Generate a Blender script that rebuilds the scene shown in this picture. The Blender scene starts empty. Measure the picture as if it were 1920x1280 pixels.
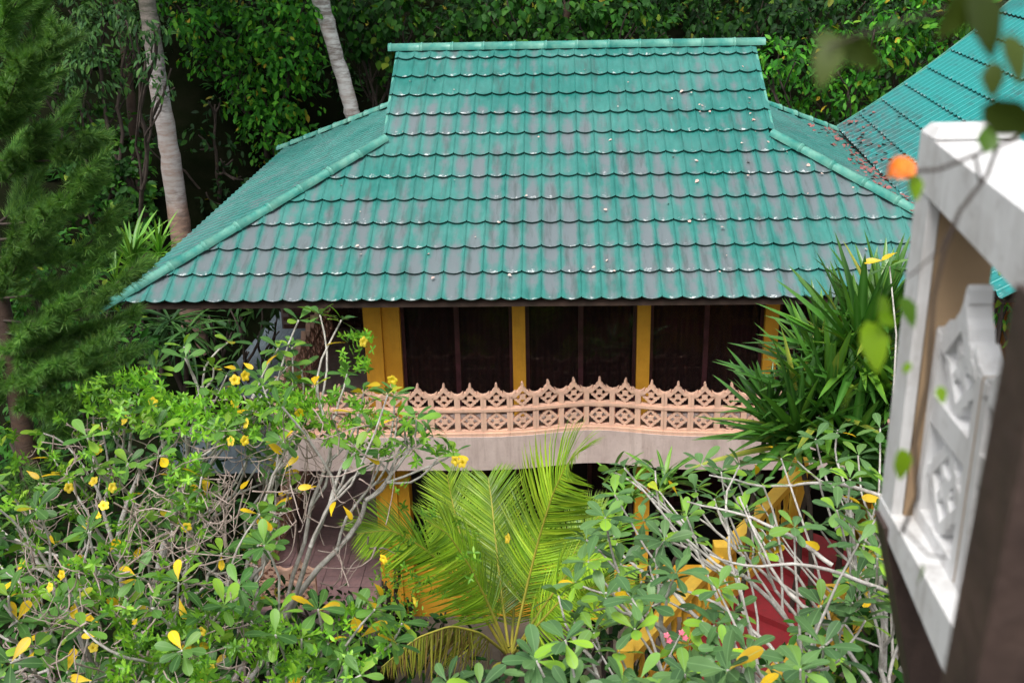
import bpy, bmesh, math, random
import numpy as np
from mathutils import Vector, Matrix
random.seed(7); rng = np.random.default_rng(7)
R = math.radians
S = bpy.context.scene
COL = S.collection

# ------------------------------------------------------------------ camera
FPX = 2083.4
PITCH, YAW, ROLL = 0.3713, 0.0398, -0.0210
CAM = np.array([-0.444, 0.0, 12.0])
def basis():
    cp, sp, cy, sy = math.cos(PITCH), math.sin(PITCH), math.cos(YAW), math.sin(YAW)
    fw = np.array([-sy*cp, cy*cp, -sp]); ri = np.array([cy, sy, 0.0]); up = np.cross(ri, fw)
    c, s = math.cos(ROLL), math.sin(ROLL)
    return c*ri+s*up, -s*ri+c*up, fw
RI, UP, FW = basis()
cd = bpy.data.cameras.new('camera'); cam = bpy.data.objects.new('camera', cd); COL.objects.link(cam)
cd.sensor_width = 36; cd.lens = FPX/1920*36; cd.clip_start = .05; cd.clip_end = 1500
cam.matrix_world = Matrix(((RI[0], UP[0], -FW[0], CAM[0]), (RI[1], UP[1], -FW[1], CAM[1]),
                           (RI[2], UP[2], -FW[2], CAM[2]), (0, 0, 0, 1)))
cd.dof.use_dof = True; cd.dof.focus_distance = 17.5; cd.dof.aperture_fstop = 2.5
S.camera = cam

# ------------------------------------------------------------------ world, sun, exposure (overcast)
SUN_EL, SUN_AZ = R(62), R(200)       # azimuth measured from +Y clockwise
w = bpy.data.worlds.new('World'); S.world = w; w.use_nodes = True
nt = w.node_tree; nt.nodes.clear()
sky = nt.nodes.new('ShaderNodeTexSky'); sky.sky_type = 'NISHITA'; sky.sun_disc = False
sky.sun_elevation = SUN_EL; sky.sun_rotation = SUN_AZ; sky.dust_density = 6; sky.air_density = 1.2
hs = nt.nodes.new('ShaderNodeHueSaturation'); hs.inputs['Saturation'].default_value = .22
bg = nt.nodes.new('ShaderNodeBackground'); bg.inputs[1].default_value = .15
wo = nt.nodes.new('ShaderNodeOutputWorld')
nt.links.new(sky.outputs[0], hs.inputs['Color']); nt.links.new(hs.outputs[0], bg.inputs[0]); nt.links.new(bg.outputs[0], wo.inputs[0])
sl = bpy.data.lights.new('sun', 'SUN'); sl.energy = 1.5; sl.angle = R(22); sl.color = (1, .97, .92)
so = bpy.data.objects.new('sun', sl); COL.objects.link(so)
sd = Vector((math.sin(SUN_AZ)*math.cos(SUN_EL), math.cos(SUN_AZ)*math.cos(SUN_EL), math.sin(SUN_EL)))
so.rotation_euler = sd.to_track_quat('Z', 'Y').to_euler(); so.location = (0, -5, 40)
S.view_settings.view_transform = 'Standard'; S.view_settings.look = 'None'
S.view_settings.gamma = 1; S.view_settings.use_curve_mapping = False
S.view_settings.exposure = 0.42
S.render.engine = 'CYCLES'

# ------------------------------------------------------------------ helpers
def at(px, py, Y=None, Z=None, X=None):
    """point of the place seen at a pixel of the 1920 x 1280 photograph, at world Y, Z or X"""
    d = (px-960)/FPX*RI-(py-640)/FPX*UP+FW
    t = (Y-CAM[1])/d[1] if Y is not None else (Z-CAM[2])/d[2] if Z is not None else (X-CAM[0])/d[0]
    return CAM+t*d
def unit(v):
    v = np.asarray(v, float); return v/(np.linalg.norm(v, axis=-1, keepdims=True)+1e-12)
OFF = {}
def woff(o): return OFF.get(o, np.zeros(3)) if o is not None else np.zeros(3)
def tag(o, label=None, cat=None, group=None, kind=None):
    if label: o['label'] = label
    if cat: o['category'] = cat
    if group: o['group'] = group
    if kind: o['kind'] = kind
    return o
def thing(name, label, cat, loc, group=None):
    o = bpy.data.objects.new(name, None); COL.objects.link(o); o.location = tuple(map(float, loc)); o.empty_display_size = .2
    OFF[o] = np.array(loc, float)
    return tag(o, label, cat, group)
def mesh_np(name, V, faces, mat, attrs=None, smooth=False):
    me = bpy.data.meshes.new(name); V = np.asarray(V, np.float32)
    me.vertices.add(len(V)); me.vertices.foreach_set('co', V.ravel())
    faces = [np.asarray(f, np.int32) for f in faces if len(f)]
    tot = np.concatenate([np.full(len(f), f.shape[1], np.int32) for f in faces])
    loops = np.concatenate([f.ravel() for f in faces])
    me.loops.add(len(loops)); me.loops.foreach_set('vertex_index', loops)
    me.polygons.add(len(tot)); st = np.concatenate([[0], np.cumsum(tot)[:-1]]).astype(np.int32)
    me.polygons.foreach_set('loop_start', st)
    me.update(calc_edges=True)
    me.polygons.foreach_set('use_smooth', np.full(len(tot), bool(smooth)))
    for k, a in (attrs or {}).items():
        at_ = me.attributes.new(k, 'FLOAT', 'POINT'); at_.data.foreach_set('value', np.asarray(a, np.float32))
    if mat: me.materials.append(mat)
    return me
class MB:
    def __init__(s): s.V = []; s.Q = []; s.T = []; s.A = []; s.B = []; s.n = 0
    def add(s, V, Q=(), T=(), a=0., b=0.):
        V = np.asarray(V, float).reshape(-1, 3)
        if len(Q): s.Q.append(np.asarray(Q, int)+s.n)
        if len(T): s.T.append(np.asarray(T, int)+s.n)
        s.V.append(V); s.A.append(np.broadcast_to(np.asarray(a, float), (len(V),))); s.B.append(np.broadcast_to(np.asarray(b, float), (len(V),)))
        s.n += len(V); return s
    def box(s, lo, hi, a=0.):
        (x0, y0, z0), (x1, y1, z1) = lo, hi
        V = [(x0,y0,z0),(x1,y0,z0),(x1,y1,z0),(x0,y1,z0),(x0,y0,z1),(x1,y0,z1),(x1,y1,z1),(x0,y1,z1)]
        return s.add(V, [(0,3,2,1),(4,5,6,7),(0,1,5,4),(1,2,6,5),(2,3,7,6),(3,0,4,7)], a=a)
    def hexa(s, P8, a=0.):
        return s.add(P8, [(0,3,2,1),(4,5,6,7),(0,1,5,4),(1,2,6,5),(2,3,7,6),(3,0,4,7)], a=a)
    def beam(s, p, q, wx, wz, up=(0,0,1), a=0.):
        p, q = np.array(p, float), np.array(q, float); d = unit(q-p); x = unit(np.cross(d, up)); z = np.cross(x, d)
        P = []
        for e in (-1, 1):
            for (i, c) in ((-1, p), (1, p), (1, q), (-1, q)): P.append(c+x*i*wx/2+z*e*wz/2)
        return s.hexa(P, a)
    def tube(s, pts, rad, n=6, a=0., cap=True):
        pts = np.asarray(pts, float); m = len(pts); rad = np.broadcast_to(np.asarray(rad, float), (m,))
        d = unit(np.gradient(pts, axis=0)); ref = np.array([0., 0., 1.]) if abs(d[0][2]) < .9 else np.array([1., 0., 0.])
        x = unit(np.cross(d, ref)); y = np.cross(d, x)
        ang = np.arange(n)/n*2*math.pi
        V = pts[:, None]+rad[:, None, None]*(x[:, None]*np.cos(ang)[None, :, None]+y[:, None]*np.sin(ang)[None, :, None])
        i = np.arange(m-1)[:, None]*n; j = np.arange(n)[None]; k = (j+1) % n
        Q = np.stack([i+j, i+k, i+n+k, i+n+j], -1).reshape(-1, 4)
        V = V.reshape(-1, 3); T = []
        if cap:
            V = np.vstack([V, pts[-1:]+d[-1]*rad[-1]*.3]); T = [((m-1)*n+jj, (m-1)*n+(jj+1) % n, m*n) for jj in range(n)]
        return s.add(V, Q, T, a=a)
    def prism(s, poly, ext, a=0.):
        """flat polygon (list of 3d points) extruded along the vector ext"""
        P = np.asarray(poly, float); n = len(P); c0 = P.mean(0); e = np.asarray(ext, float)
        V = np.vstack([P, P+e, [c0], [c0+e]]); T = []; Q = []
        for i in range(n):
            j = (i+1) % n; Q.append((i, j, n+j, n+i)); T += [(i, 2*n, j), (n+i, n+j, 2*n+1)]
        return s.add(V, Q, T, a=a)
    def leaves(s, tm, P, D, N, L, Wd, a=None):
        """many copies of the leaf template tm, root P, direction D, normal N, length L, width factor Wd"""
        TV, TQ, TT = tm; n = len(P)
        if n == 0: return s
        D = unit(D); X = unit(np.cross(D, N)); Nn = np.cross(X, D)
        L = np.broadcast_to(L, (n,))[:, None, None]; Wd = np.broadcast_to(Wd, (n,))[:, None, None]
        V = P[:, None]+L*(X[:, None]*TV[None, :, 0:1]*Wd+D[:, None]*TV[None, :, 1:2]+Nn[:, None]*TV[None, :, 2:3])
        k = len(TV); o = (np.arange(n)*k)[:, None, None]
        a = rng.random(n) if a is None else a
        return s.add(V.reshape(-1, 3), (TQ[None]+o).reshape(-1, 4) if len(TQ) else (), (TT[None]+o).reshape(-1, 3) if len(TT) else (), a=np.repeat(a, k), b=np.tile(TV[:, 0]*6, n))
    def build(s, name, mat, parent=None, smooth=False, kind=None, label=None):
        V = np.concatenate(s.V)-woff(parent)
        at_ = {'rnd': np.concatenate(s.A), 'mid': np.concatenate(s.B)}
        me = mesh_np(name, V, [np.concatenate(x) for x in (s.Q, s.T) if x], mat, at_, smooth)
        o = bpy.data.objects.new(name, me); COL.objects.link(o)
        if parent is not None: o.parent = parent; OFF[o] = woff(parent)
        if kind: o['kind'] = kind
        if label: o['label'] = label
        return o
def place(name, me, M, parent):
    o = bpy.data.objects.new(name, me); COL.objects.link(o); o.parent = parent
    M = M.copy(); M.translation = M.translation-Vector(woff(parent)); o.matrix_basis = M
    return o
def basis_m(p, x, y, z, sx=1, sy=1, sz=1):
    return Matrix(((x[0]*sx, y[0]*sy, z[0]*sz, p[0]), (x[1]*sx, y[1]*sy, z[1]*sz, p[1]), (x[2]*sx, y[2]*sy, z[2]*sz, p[2]), (0, 0, 0, 1)))

def leaf_tm(ts, hw, fold=.25, curl=.15, rip=0.):
    """leaf along +Y, length 1: stations ts, half widths hw; folded along the midrib and curling down"""
    V = []; Q = []; T = []; rows = []
    for i, (t, h) in enumerate(zip(ts, hw)):
        z = -curl*t*t
        if h < 1e-4: rows.append([len(V)]); V.append((0, t, z))
        else:
            e = rip*(1 if i % 2 else -1)
            rows.append([len(V), len(V)+1, len(V)+2]); V += [(-h, t, z+h*fold+e), (0, t, z), (h, t, z+h*fold-e)]
    for a, b in zip(rows, rows[1:]):
        if len(a) == 3 and len(b) == 3: Q += [(a[0], a[1], b[1], b[0]), (a[1], a[2], b[2], b[1])]
        elif len(a) == 3: T += [(a[0], a[1], b[0]), (a[1], a[2], b[0])]
        elif len(b) == 3: T += [(a[0], b[1], b[0]), (a[0], b[2], b[1])]
    return np.array(V, float), np.array(Q, int).reshape(-1, 4), np.array(T, int).reshape(-1, 3)
TM_FRANGI = leaf_tm([0, .1, .22, .34, .46, .58, .70, .82, .91, .97, 1], [.012, .025, .06, .10, .14, .165, .18, .165, .125, .07, 0], .18, .2, .005)
TM_ELL = leaf_tm([0, .2, .5, .8, 1], [0, .13, .19, .12, 0], .3, .18)
TM_ROUND = leaf_tm([0, .12, .42, .75, 1], [0, .22, .34, .2, 0], .25, .2)
TM_CARD = leaf_tm([0, .35, .75, 1], [0, .2, .15, 0], .3, .2)
TM_STRAP = leaf_tm([0, .15, .35, .55, .75, .9, 1], [.03, .036, .04, .038, .03, .017, 0], .5, .45)
TM_SWORD = leaf_tm([0, .2, .45, .7, .88, 1], [.028, .034, .034, .026, .014, 0], .7, .1)
TM_NEEDLE = (np.array([(-.012, 0, 0), (.012, 0, 0), (0, 1, -.05)], float), np.zeros((0, 4), int), np.array([(0, 1, 2)]))
TM_LFT = leaf_tm([0, .3, .7, 1], [.009, .014, .011, 0], .5, .2)

# ------------------------------------------------------------------ materials
def mat_new(name):
    m = bpy.data.materials.new(name); m.use_nodes = True; t = m.node_tree
    return m, t, t.nodes['Principled BSDF']
def N(t, k, **kw):
    n = t.nodes.new(k)
    for a, b in kw.items(): setattr(n, a, b)
    return n
def mixc(t, fac, a, b):
    m = N(t, 'ShaderNodeMix', data_type='RGBA')
    for s_, v in ((m.inputs[0], fac), (m.inputs[6], a), (m.inputs[7], b)):
        if hasattr(v, 'links'): t.links.new(v, s_)
        else: s_.default_value = v if not isinstance(v, tuple) else (*v, 1)[:4]
    return m.outputs[2]
def mth(t, op, a, b=None, clamp=False):
    m = N(t, 'ShaderNodeMath', operation=op, use_clamp=clamp)
    for i, v in enumerate((a, b)):
        if v is None: continue
        if hasattr(v, 'links'): t.links.new(v, m.inputs[i])
        else: m.inputs[i].default_value = v
    return m.outputs[0]
def noise(t, scale, detail=4, rough=.55, vec=None, out=0):
    n = N(t, 'ShaderNodeTexNoise'); n.inputs['Scale'].default_value = scale; n.inputs['Detail'].default_value = detail; n.inputs['Roughness'].default_value = rough
    if vec is None:
        g = N(t, 'ShaderNodeNewGeometry'); vec = g.outputs['Position']
    t.links.new(vec, n.inputs['Vector']); return n.outputs[out]
def ramp(t, fac, stops):
    r = N(t, 'ShaderNodeValToRGB'); el = r.color_ramp.elements
    for i, (p, c) in enumerate(stops):
        e = el[i] if i < 2 else el.new(p)
        e.position = p; e.color = (*c, 1) if len(c) == 3 else c
    t.links.new(fac, r.inputs[0]); return r.outputs[0]
def plain(name, c1, c2=None, rough=.6, scale=3., bump=.15, bscale=40., spec=.4, lo=.35, hi=.65, streak=None):
    m, t, p = mat_new(name); c2 = c2 or tuple(x*.7 for x in c1)
    f = ramp(t, noise(t, scale, 6, .65), [(lo, (0, 0, 0)), (hi, (1, 1, 1))])
    col = mixc(t, f, c1, c2)
    if streak:                                            # run-down dirt
        g = N(t, 'ShaderNodeNewGeometry'); mp = N(t, 'ShaderNodeMapping'); mp.inputs['Scale'].default_value = (7, 7, .8); t.links.new(g.outputs['Position'], mp.inputs[0])
        sf = ramp(t, noise(t, 1.1, 6, .7, mp.outputs[0]), [(.5, (0, 0, 0)), (.72, (1, 1, 1))])
        sg = ramp(t, noise(t, 14, 5, .7), [(.56, (0, 0, 0)), (.7, (1, 1, 1))])
        col = mixc(t, mth(t, 'MULTIPLY', sf, streak[0]), col, streak[1]); col = mixc(t, mth(t, 'MULTIPLY', sg, streak[0]*.6), col, streak[1])
    t.links.new(col, p.inputs['Base Color'])
    p.inputs['Roughness'].default_value = rough; p.inputs['Specular IOR Level'].default_value = spec
    if bump:
        b = N(t, 'ShaderNodeBump'); b.inputs['Strength'].default_value = bump; b.inputs['Distance'].default_value = .02
        t.links.new(noise(t, bscale, 5), b.inputs['Height']); t.links.new(b.outputs[0], p.inputs['Normal'])
    return m
def leafmat(name, stops, rough=.42, trans=.25, rib=None, spec=.4, nz=1.3):
    """leaf colours picked per leaf; some light passes through"""
    m, t, p = mat_new(name)
    a = N(t, 'ShaderNodeAttribute', attribute_name='rnd').outputs['Fac']
    oi = N(t, 'ShaderNodeObjectInfo').outputs['Random']
    f = mth(t, 'FRACT', mth(t, 'ADD', a, oi))
    c = ramp(t, f, stops)
    nn = ramp(t, noise(t, nz, 3), [(.3, (.5, .5, .5)), (.7, (1.35, 1.35, 1.35))])
    mm = N(t, 'ShaderNodeMix', data_type='RGBA', blend_type='MULTIPLY'); mm.inputs[0].default_value = 1
    t.links.new(c, mm.inputs[6]); t.links.new(nn, mm.inputs[7]); c = mm.outputs[2]
    if rib:
        md = N(t, 'ShaderNodeAttribute', attribute_name='mid').outputs['Fac']
        r_ = mth(t, 'SUBTRACT', 1., mth(t, 'MULTIPLY', mth(t, 'ABSOLUTE', md), 9.), True)
        c = mixc(t, mth(t, 'MULTIPLY', r_, .6), c, rib)
    t.links.new(c, p.inputs['Base Color']); p.inputs['Roughness'].default_value = rough
    p.inputs['Specular IOR Level'].default_value = spec
    tr = N(t, 'ShaderNodeBsdfTranslucent'); mx = N(t, 'ShaderNodeMixShader'); mx.inputs[0].default_value = trans
    yel = N(t, 'ShaderNodeMix', data_type='RGBA', blend_type='MULTIPLY'); yel.inputs[0].default_value = 1
    t.links.new(c, yel.inputs[6]); yel.inputs[7].default_value = (1.5, 1.6, .6, 1)
    t.links.new(yel.outputs[2], tr.inputs[0])
    t.links.new(p.outputs[0], mx.inputs[1]); t.links.new(tr.outputs[0], mx.inputs[2])
    t.links.new(mx.outputs[0], t.nodes['Material Output'].inputs[0])
    return m
G = lambda r, g, b: (r, g, b)
M = {}
M['frangi'] = leafmat('plumeria_leaf', [(0, G(.04,.12,.025)), (.35, G(.075,.19,.04)), (.62, G(.12,.27,.05)), (.80, G(.19,.38,.04)), (.94, G(.26,.44,.04)), (.955, G(.72,.46,.01)), (1, G(.8,.55,.02))], .42, .22, (.2,.36,.12), .3)
M['frangi_r'] = leafmat('plumeria_leaf_waxy', [(0, G(.06,.14,.05)), (.4, G(.10,.21,.07)), (.72, G(.15,.29,.09)), (.86, G(.22,.42,.04)), (.975, G(.26,.46,.04)), (.98, G(.8,.52,.015)), (1, G(.8,.5,.02))], .42, .2, (.2,.36,.15), .32)
M['yellow_leaf'] = leafmat('yellow_leaf', [(0, G(.75,.48,.01)), (1, G(.85,.58,.03))], .4, .25)
M['vine'] = leafmat('vine_leaf', [(0, G(.09,.24,.03)), (.5, G(.17,.42,.03)), (1, G(.32,.6,.05))], .4, .3)
M['palm'] = leafmat('palm_leaflet', [(0, G(.14,.28,.02)), (.5, G(.26,.45,.03)), (1, G(.42,.58,.04))], .35, .3, None, .5)
M['palm_old'] = leafmat('old_palm_leaflet', [(0, G(.25,.3,.03)), (.6, G(.38,.38,.05)), (.8, G(.3,.2,.06)), (1, G(.15,.1,.05))], .5, .25)
M['sword'] = leafmat('sword_leaf', [(0, G(.022,.09,.012)), (.6, G(.05,.17,.018)), (.93, G(.13,.28,.025)), (1, G(.4,.36,.06))], .3, .12, (.1,.25,.05), .5)
M['strap'] = leafmat('strap_leaf', [(0, G(.06,.2,.02)), (.6, G(.1,.3,.03)), (1, G(.22,.45,.05))], .35, .25, (.3,.5,.12))
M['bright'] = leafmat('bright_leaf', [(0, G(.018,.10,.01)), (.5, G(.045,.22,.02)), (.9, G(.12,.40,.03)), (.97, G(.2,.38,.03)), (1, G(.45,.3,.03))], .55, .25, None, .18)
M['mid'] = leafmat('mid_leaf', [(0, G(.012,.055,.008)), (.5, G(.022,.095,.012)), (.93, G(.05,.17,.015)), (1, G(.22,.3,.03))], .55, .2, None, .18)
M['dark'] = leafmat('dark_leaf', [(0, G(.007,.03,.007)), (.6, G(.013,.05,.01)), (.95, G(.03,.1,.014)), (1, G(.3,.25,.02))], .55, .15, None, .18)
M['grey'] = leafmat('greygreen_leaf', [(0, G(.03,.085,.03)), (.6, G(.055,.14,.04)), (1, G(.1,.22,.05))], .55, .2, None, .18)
M['needle'] = leafmat('conifer_needle', [(0, G(.05,.15,.03)), (.6, G(.13,.30,.06)), (1, G(.26,.46,.09))], .5, .2, nz=.8)
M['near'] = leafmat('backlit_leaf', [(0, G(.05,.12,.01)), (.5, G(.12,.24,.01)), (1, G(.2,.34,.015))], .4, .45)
M['near_dark'] = leafmat('shaded_near_leaf', [(0, G(.02,.035,.004)), (1, G(.05,.075,.006))], .5, .2)  # darker copy of the near leaf, its shade put into the colour
M['petal'] = leafmat('yellow_petal', [(0, G(.85,.6,.02)), (1, G(.95,.72,.08))], .5, .3)
M['pink'] = plain('pink_petal', (.8,.25,.3), (.7,.1,.2), .5)
M['orange'] = plain('orange_petal', (.85,.16,.01), (.9,.25,.02), .5)
M['bark'] = plain('grey_bark', (.60,.57,.53), (.32,.29,.26), .8, 9, .5, 60)
M['twig'] = plain('vine_stem', (.46,.37,.33), (.28,.21,.18), .8, 6, .3, 60)
M['darktwig'] = plain('dark_stem', (.07,.05,.04), (.04,.03,.025), .85, 6, .3, 60)
M['cream'] = plain('rachis', (.5,.42,.06), (.34,.34,.06), .5, 4, .1)

def trunkmat(name, a, b, c, zf=None):
    m, t, p = mat_new(name)
    g = N(t, 'ShaderNodeNewGeometry'); mp = N(t, 'ShaderNodeMapping'); mp.inputs['Scale'].default_value = (1, 1, 4.5)
    t.links.new(g.outputs['Position'], mp.inputs[0])
    f = ramp(t, noise(t, 2.2, 8, .7, mp.outputs[0]), [(.42, (0, 0, 0)), (.6, (1, 1, 1))])
    f2 = ramp(t, noise(t, .7, 3), [(.45, (0, 0, 0)), (.6, (1, 1, 1))])
    col = mixc(t, f2, mixc(t, f, a, b), mixc(t, f, a, c))
    if zf:                                                # red soil splashed on the foot, moss on the upper bark
        sz = N(t, 'ShaderNodeSeparateXYZ'); t.links.new(g.outputs['Position'], sz.inputs[0]); zn_ = mth(t, 'ADD', sz.outputs[2], mth(t, 'MULTIPLY', noise(t, 2.5, 5), 1.2))
        lo_ = mth(t, 'MULTIPLY', mth(t, 'SUBTRACT', zf[0]+.6, zn_), 2.5, True); hi_ = mth(t, 'MULTIPLY', mth(t, 'SUBTRACT', zn_, zf[1]+.6), 1.0, True)
        col = mixc(t, mth(t, 'MULTIPLY', lo_, .75), col, mixc(t, f, (.38, .19, .11), (.2, .13, .1)))
        col = mixc(t, mth(t, 'MULTIPLY', hi_, .8), col, mixc(t, f, (.16, .13, .10), (.07, .075, .05)))
    t.links.new(col, p.inputs['Base Color']); p.inputs['Roughness'].default_value = .85
    bp = N(t, 'ShaderNodeBump'); bp.inputs['Strength'].default_value = .6; bp.inputs['Distance'].default_value = .03
    t.links.new(noise(t, 9, 6, .7, mp.outputs[0]), bp.inputs['Height']); t.links.new(bp.outputs[0], p.inputs['Normal'])
    return m
M['trunk_pale'] = trunkmat('pale_trunk_bark', (.66,.64,.62), (.24,.20,.18), (.5,.4,.36))
M['trunk_red'] = trunkmat('red_footed_bark', (.50,.46,.45), (.18,.15,.14), (.40,.30,.26), (5.7, 8.4))
M['trunk_dark'] = trunkmat('dark_trunk_bark', (.06,.035,.025), (.035,.02,.015), (.09,.05,.03))

def tilemat(second=False):
    m, t, p = mat_new('glazed_green_tile' if not second else 'glazed_blue_green_tile')
    pan = N(t, 'ShaderNodeAttribute', attribute_name='rnd').outputs['Fac']     # 1 in the bottom of the pan
    low = N(t, 'ShaderNodeAttribute', attribute_name='mid').outputs['Fac']     # 1 at the lower lip
    oi = N(t, 'ShaderNodeObjectInfo').outputs['Random']
    g = N(t, 'ShaderNodeNewGeometry'); mp = N(t, 'ShaderNodeMapping'); mp.inputs['Scale'].default_value = (1.4, .5, .5)
    t.links.new(g.outputs['Position'], mp.inputs[0])
    n1 = noise(t, .9, 5, .6); n2 = noise(t, 5.5, 6, .7, mp.outputs[0]); n3 = noise(t, 20, 4, .6)
    zz = N(t, 'ShaderNodeSeparateXYZ'); t.links.new(g.outputs['Position'], zz.inputs[0])
    age = mth(t, 'SUBTRACT', 1., mth(t, 'DIVIDE', mth(t, 'SUBTRACT', zz.outputs[2], 6.4), 2.6), True)   # grime gathers towards the eaves
    d = mth(t, 'ADD', mth(t, 'MULTIPLY', ramp(t, noise(t, .75, 6, .68), [(.38, (0, 0, 0)), (.62, (1, 1, 1))]), .55), mth(t, 'ADD', mth(t, 'MULTIPLY', n2, .7), mth(t, 'MULTIPLY', oi, .22)))
    d = mth(t, 'ADD', d, mth(t, 'MULTIPLY', age, .36))
    d = mth(t, 'SUBTRACT', mth(t, 'MULTIPLY', mth(t, 'ADD', d, mth(t, 'MULTIPLY', pan, .62)), 2.3), 2.78, True)
    teal = mixc(t, ramp(t, n2, [(.3, (0, 0, 0)), (.7, (1, 1, 1))]), (.008, .125, .105), (.030, .215, .185))
    teal = mixc(t, mth(t, 'MULTIPLY', oi, .5), teal, (.03, .165, .15))
    fade = ramp(t, noise(t, .55, 5, .7), [(.4, (0, 0, 0)), (.62, (1, 1, 1))])
    teal = mixc(t, mth(t, 'MULTIPLY', fade, .3), teal, (.13, .31, .28))
    c = mixc(t, mth(t, 'MULTIPLY', d, .82), teal, (.15, .155, .175))
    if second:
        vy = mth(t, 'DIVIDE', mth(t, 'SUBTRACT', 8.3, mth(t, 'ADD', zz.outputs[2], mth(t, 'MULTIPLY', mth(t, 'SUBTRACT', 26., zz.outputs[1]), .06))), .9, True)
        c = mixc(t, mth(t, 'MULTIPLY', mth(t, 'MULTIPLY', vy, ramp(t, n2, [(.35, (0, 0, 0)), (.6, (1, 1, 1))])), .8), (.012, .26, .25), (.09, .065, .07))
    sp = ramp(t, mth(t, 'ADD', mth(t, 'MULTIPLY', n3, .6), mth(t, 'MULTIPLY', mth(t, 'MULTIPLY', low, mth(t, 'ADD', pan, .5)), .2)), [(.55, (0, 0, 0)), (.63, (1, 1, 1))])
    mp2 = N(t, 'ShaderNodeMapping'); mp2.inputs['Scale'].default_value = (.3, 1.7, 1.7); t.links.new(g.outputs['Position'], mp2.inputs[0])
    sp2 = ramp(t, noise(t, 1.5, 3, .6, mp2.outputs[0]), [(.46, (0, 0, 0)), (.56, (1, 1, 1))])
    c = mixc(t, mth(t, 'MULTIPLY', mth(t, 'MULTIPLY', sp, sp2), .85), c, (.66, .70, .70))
    mp3 = N(t, 'ShaderNodeMapping'); mp3.inputs['Scale'].default_value = (5., .7, .7); t.links.new(g.outputs['Position'], mp3.inputs[0])
    st_ = mth(t, 'MULTIPLY', ramp(t, noise(t, 1.2, 6, .7, mp3.outputs[0]), [(.52, (0, 0, 0)), (.68, (1, 1, 1))]), mth(t, 'ADD', mth(t, 'MULTIPLY', pan, .4), .3))
    c = mixc(t, st_, c, (.045, .065, .06))
    lip = mth(t, 'MULTIPLY', low, -1., True)                                  # lip face painted darker, standing in for the shadow line under each course
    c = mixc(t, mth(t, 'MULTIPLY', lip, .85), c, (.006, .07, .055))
    t.links.new(c, p.inputs['Base Color'])
    t.links.new(mth(t, 'ADD', mth(t, 'MULTIPLY', n2, .3), .22), p.inputs['Roughness']); p.inputs['Specular IOR Level'].default_value = .55
    b = N(t, 'ShaderNodeBump'); b.inputs['Strength'].default_value = .15; b.inputs['Distance'].default_value = .02
    t.links.new(n3, b.inputs['Height']); t.links.new(b.outputs[0], p.inputs['Normal'])
    return m
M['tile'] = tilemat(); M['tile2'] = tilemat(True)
M['cap'] = plain('glazed_cap', (.03,.24,.20), (.16,.38,.30), .33, 3.5, .1, 20, .5)
M['under'] = plain('roof_underside', (.07,.04,.03), (.03,.02,.015), .8)
M['yellow'] = plain('ochre_yellow_paint', (.76,.39,.035), (.66,.32,.025), .55, 2.5, .05, 30, streak=(.3, (.35,.17,.03)))
M['yellow2'] = plain('bright_yellow_paint', (.80,.50,.06), (.66,.38,.04), .5, 2.5, .05, 30, streak=(.35, (.32,.2,.05)))
M['peach'] = plain('peach_concrete', (.80,.50,.36), (.66,.42,.32), .7, 4, .2, 50, streak=(.4, (.3,.2,.14)))
M['mauve'] = plain('mauve_render', (.64,.52,.48), (.50,.39,.36), .8, 1.6, .2, 30, streak=(.45, (.26,.18,.15)))
M['mtile'] = plain('mauve_slate_tile', (.33,.20,.20), (.23,.15,.155), .42, 5, .25, 25)
M['grout'] = plain('grout', (.22,.17,.16), None, .9)
M['brick'] = plain('dark_red_brick', (.10,.045,.035), (.05,.025,.022), .85, 7, .3)
M['maroon'] = plain('maroon_window_frame', (.075,.024,.032), (.03,.01,.012), .4, 5, .05)
M['curtain'] = plain('maroon_curtain', (.06,.016,.016), (.035,.01,.01), .8, 5, .1)
M['darkroom'] = plain('dark_room', (.012,.009,.008), None, .9, bump=0)  # near-black wall colour, the gloom of the unlit room painted in
M['red'] = plain('red_step_paint', (.33,.025,.035), (.24,.025,.03), .6, 3, .1, streak=(.5, (.12,.04,.035)))
M['white'] = plain('white_paint', (.70,.70,.70), (.50,.48,.46), .55, 3.2, .12, 12, .4, .48, .78, streak=(.5, (.25,.22,.2)))
M['tan'] = plain('tan_paint', (.36,.25,.145), (.30,.2,.115), .7, 3, .1)
M['brown'] = plain('brown_timber', (.085,.055,.045), (.05,.033,.028), .6, 5, .3, 20, streak=(.6, (.03,.022,.018)))
M['sheet'] = plain('blue_grey_sheet', (.11,.14,.16), (.08,.10,.12), .45, 2, .1)
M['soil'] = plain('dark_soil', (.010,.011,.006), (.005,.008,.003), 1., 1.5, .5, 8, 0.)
M['pave'] = plain('garden_paving', (.12,.1,.08), (.07,.06,.05), .8, 2)
M['pot'] = plain('terracotta_pot', (.3,.1,.05), None, .7)
m, t, p = mat_new('window_glass'); p.inputs['Base Color'].default_value = (.01,.01,.01,1); p.inputs['Roughness'].default_value = .03; p.inputs['Alpha'].default_value = .25; p.inputs['Specular IOR Level'].default_value = .5
M['glass'] = m

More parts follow.
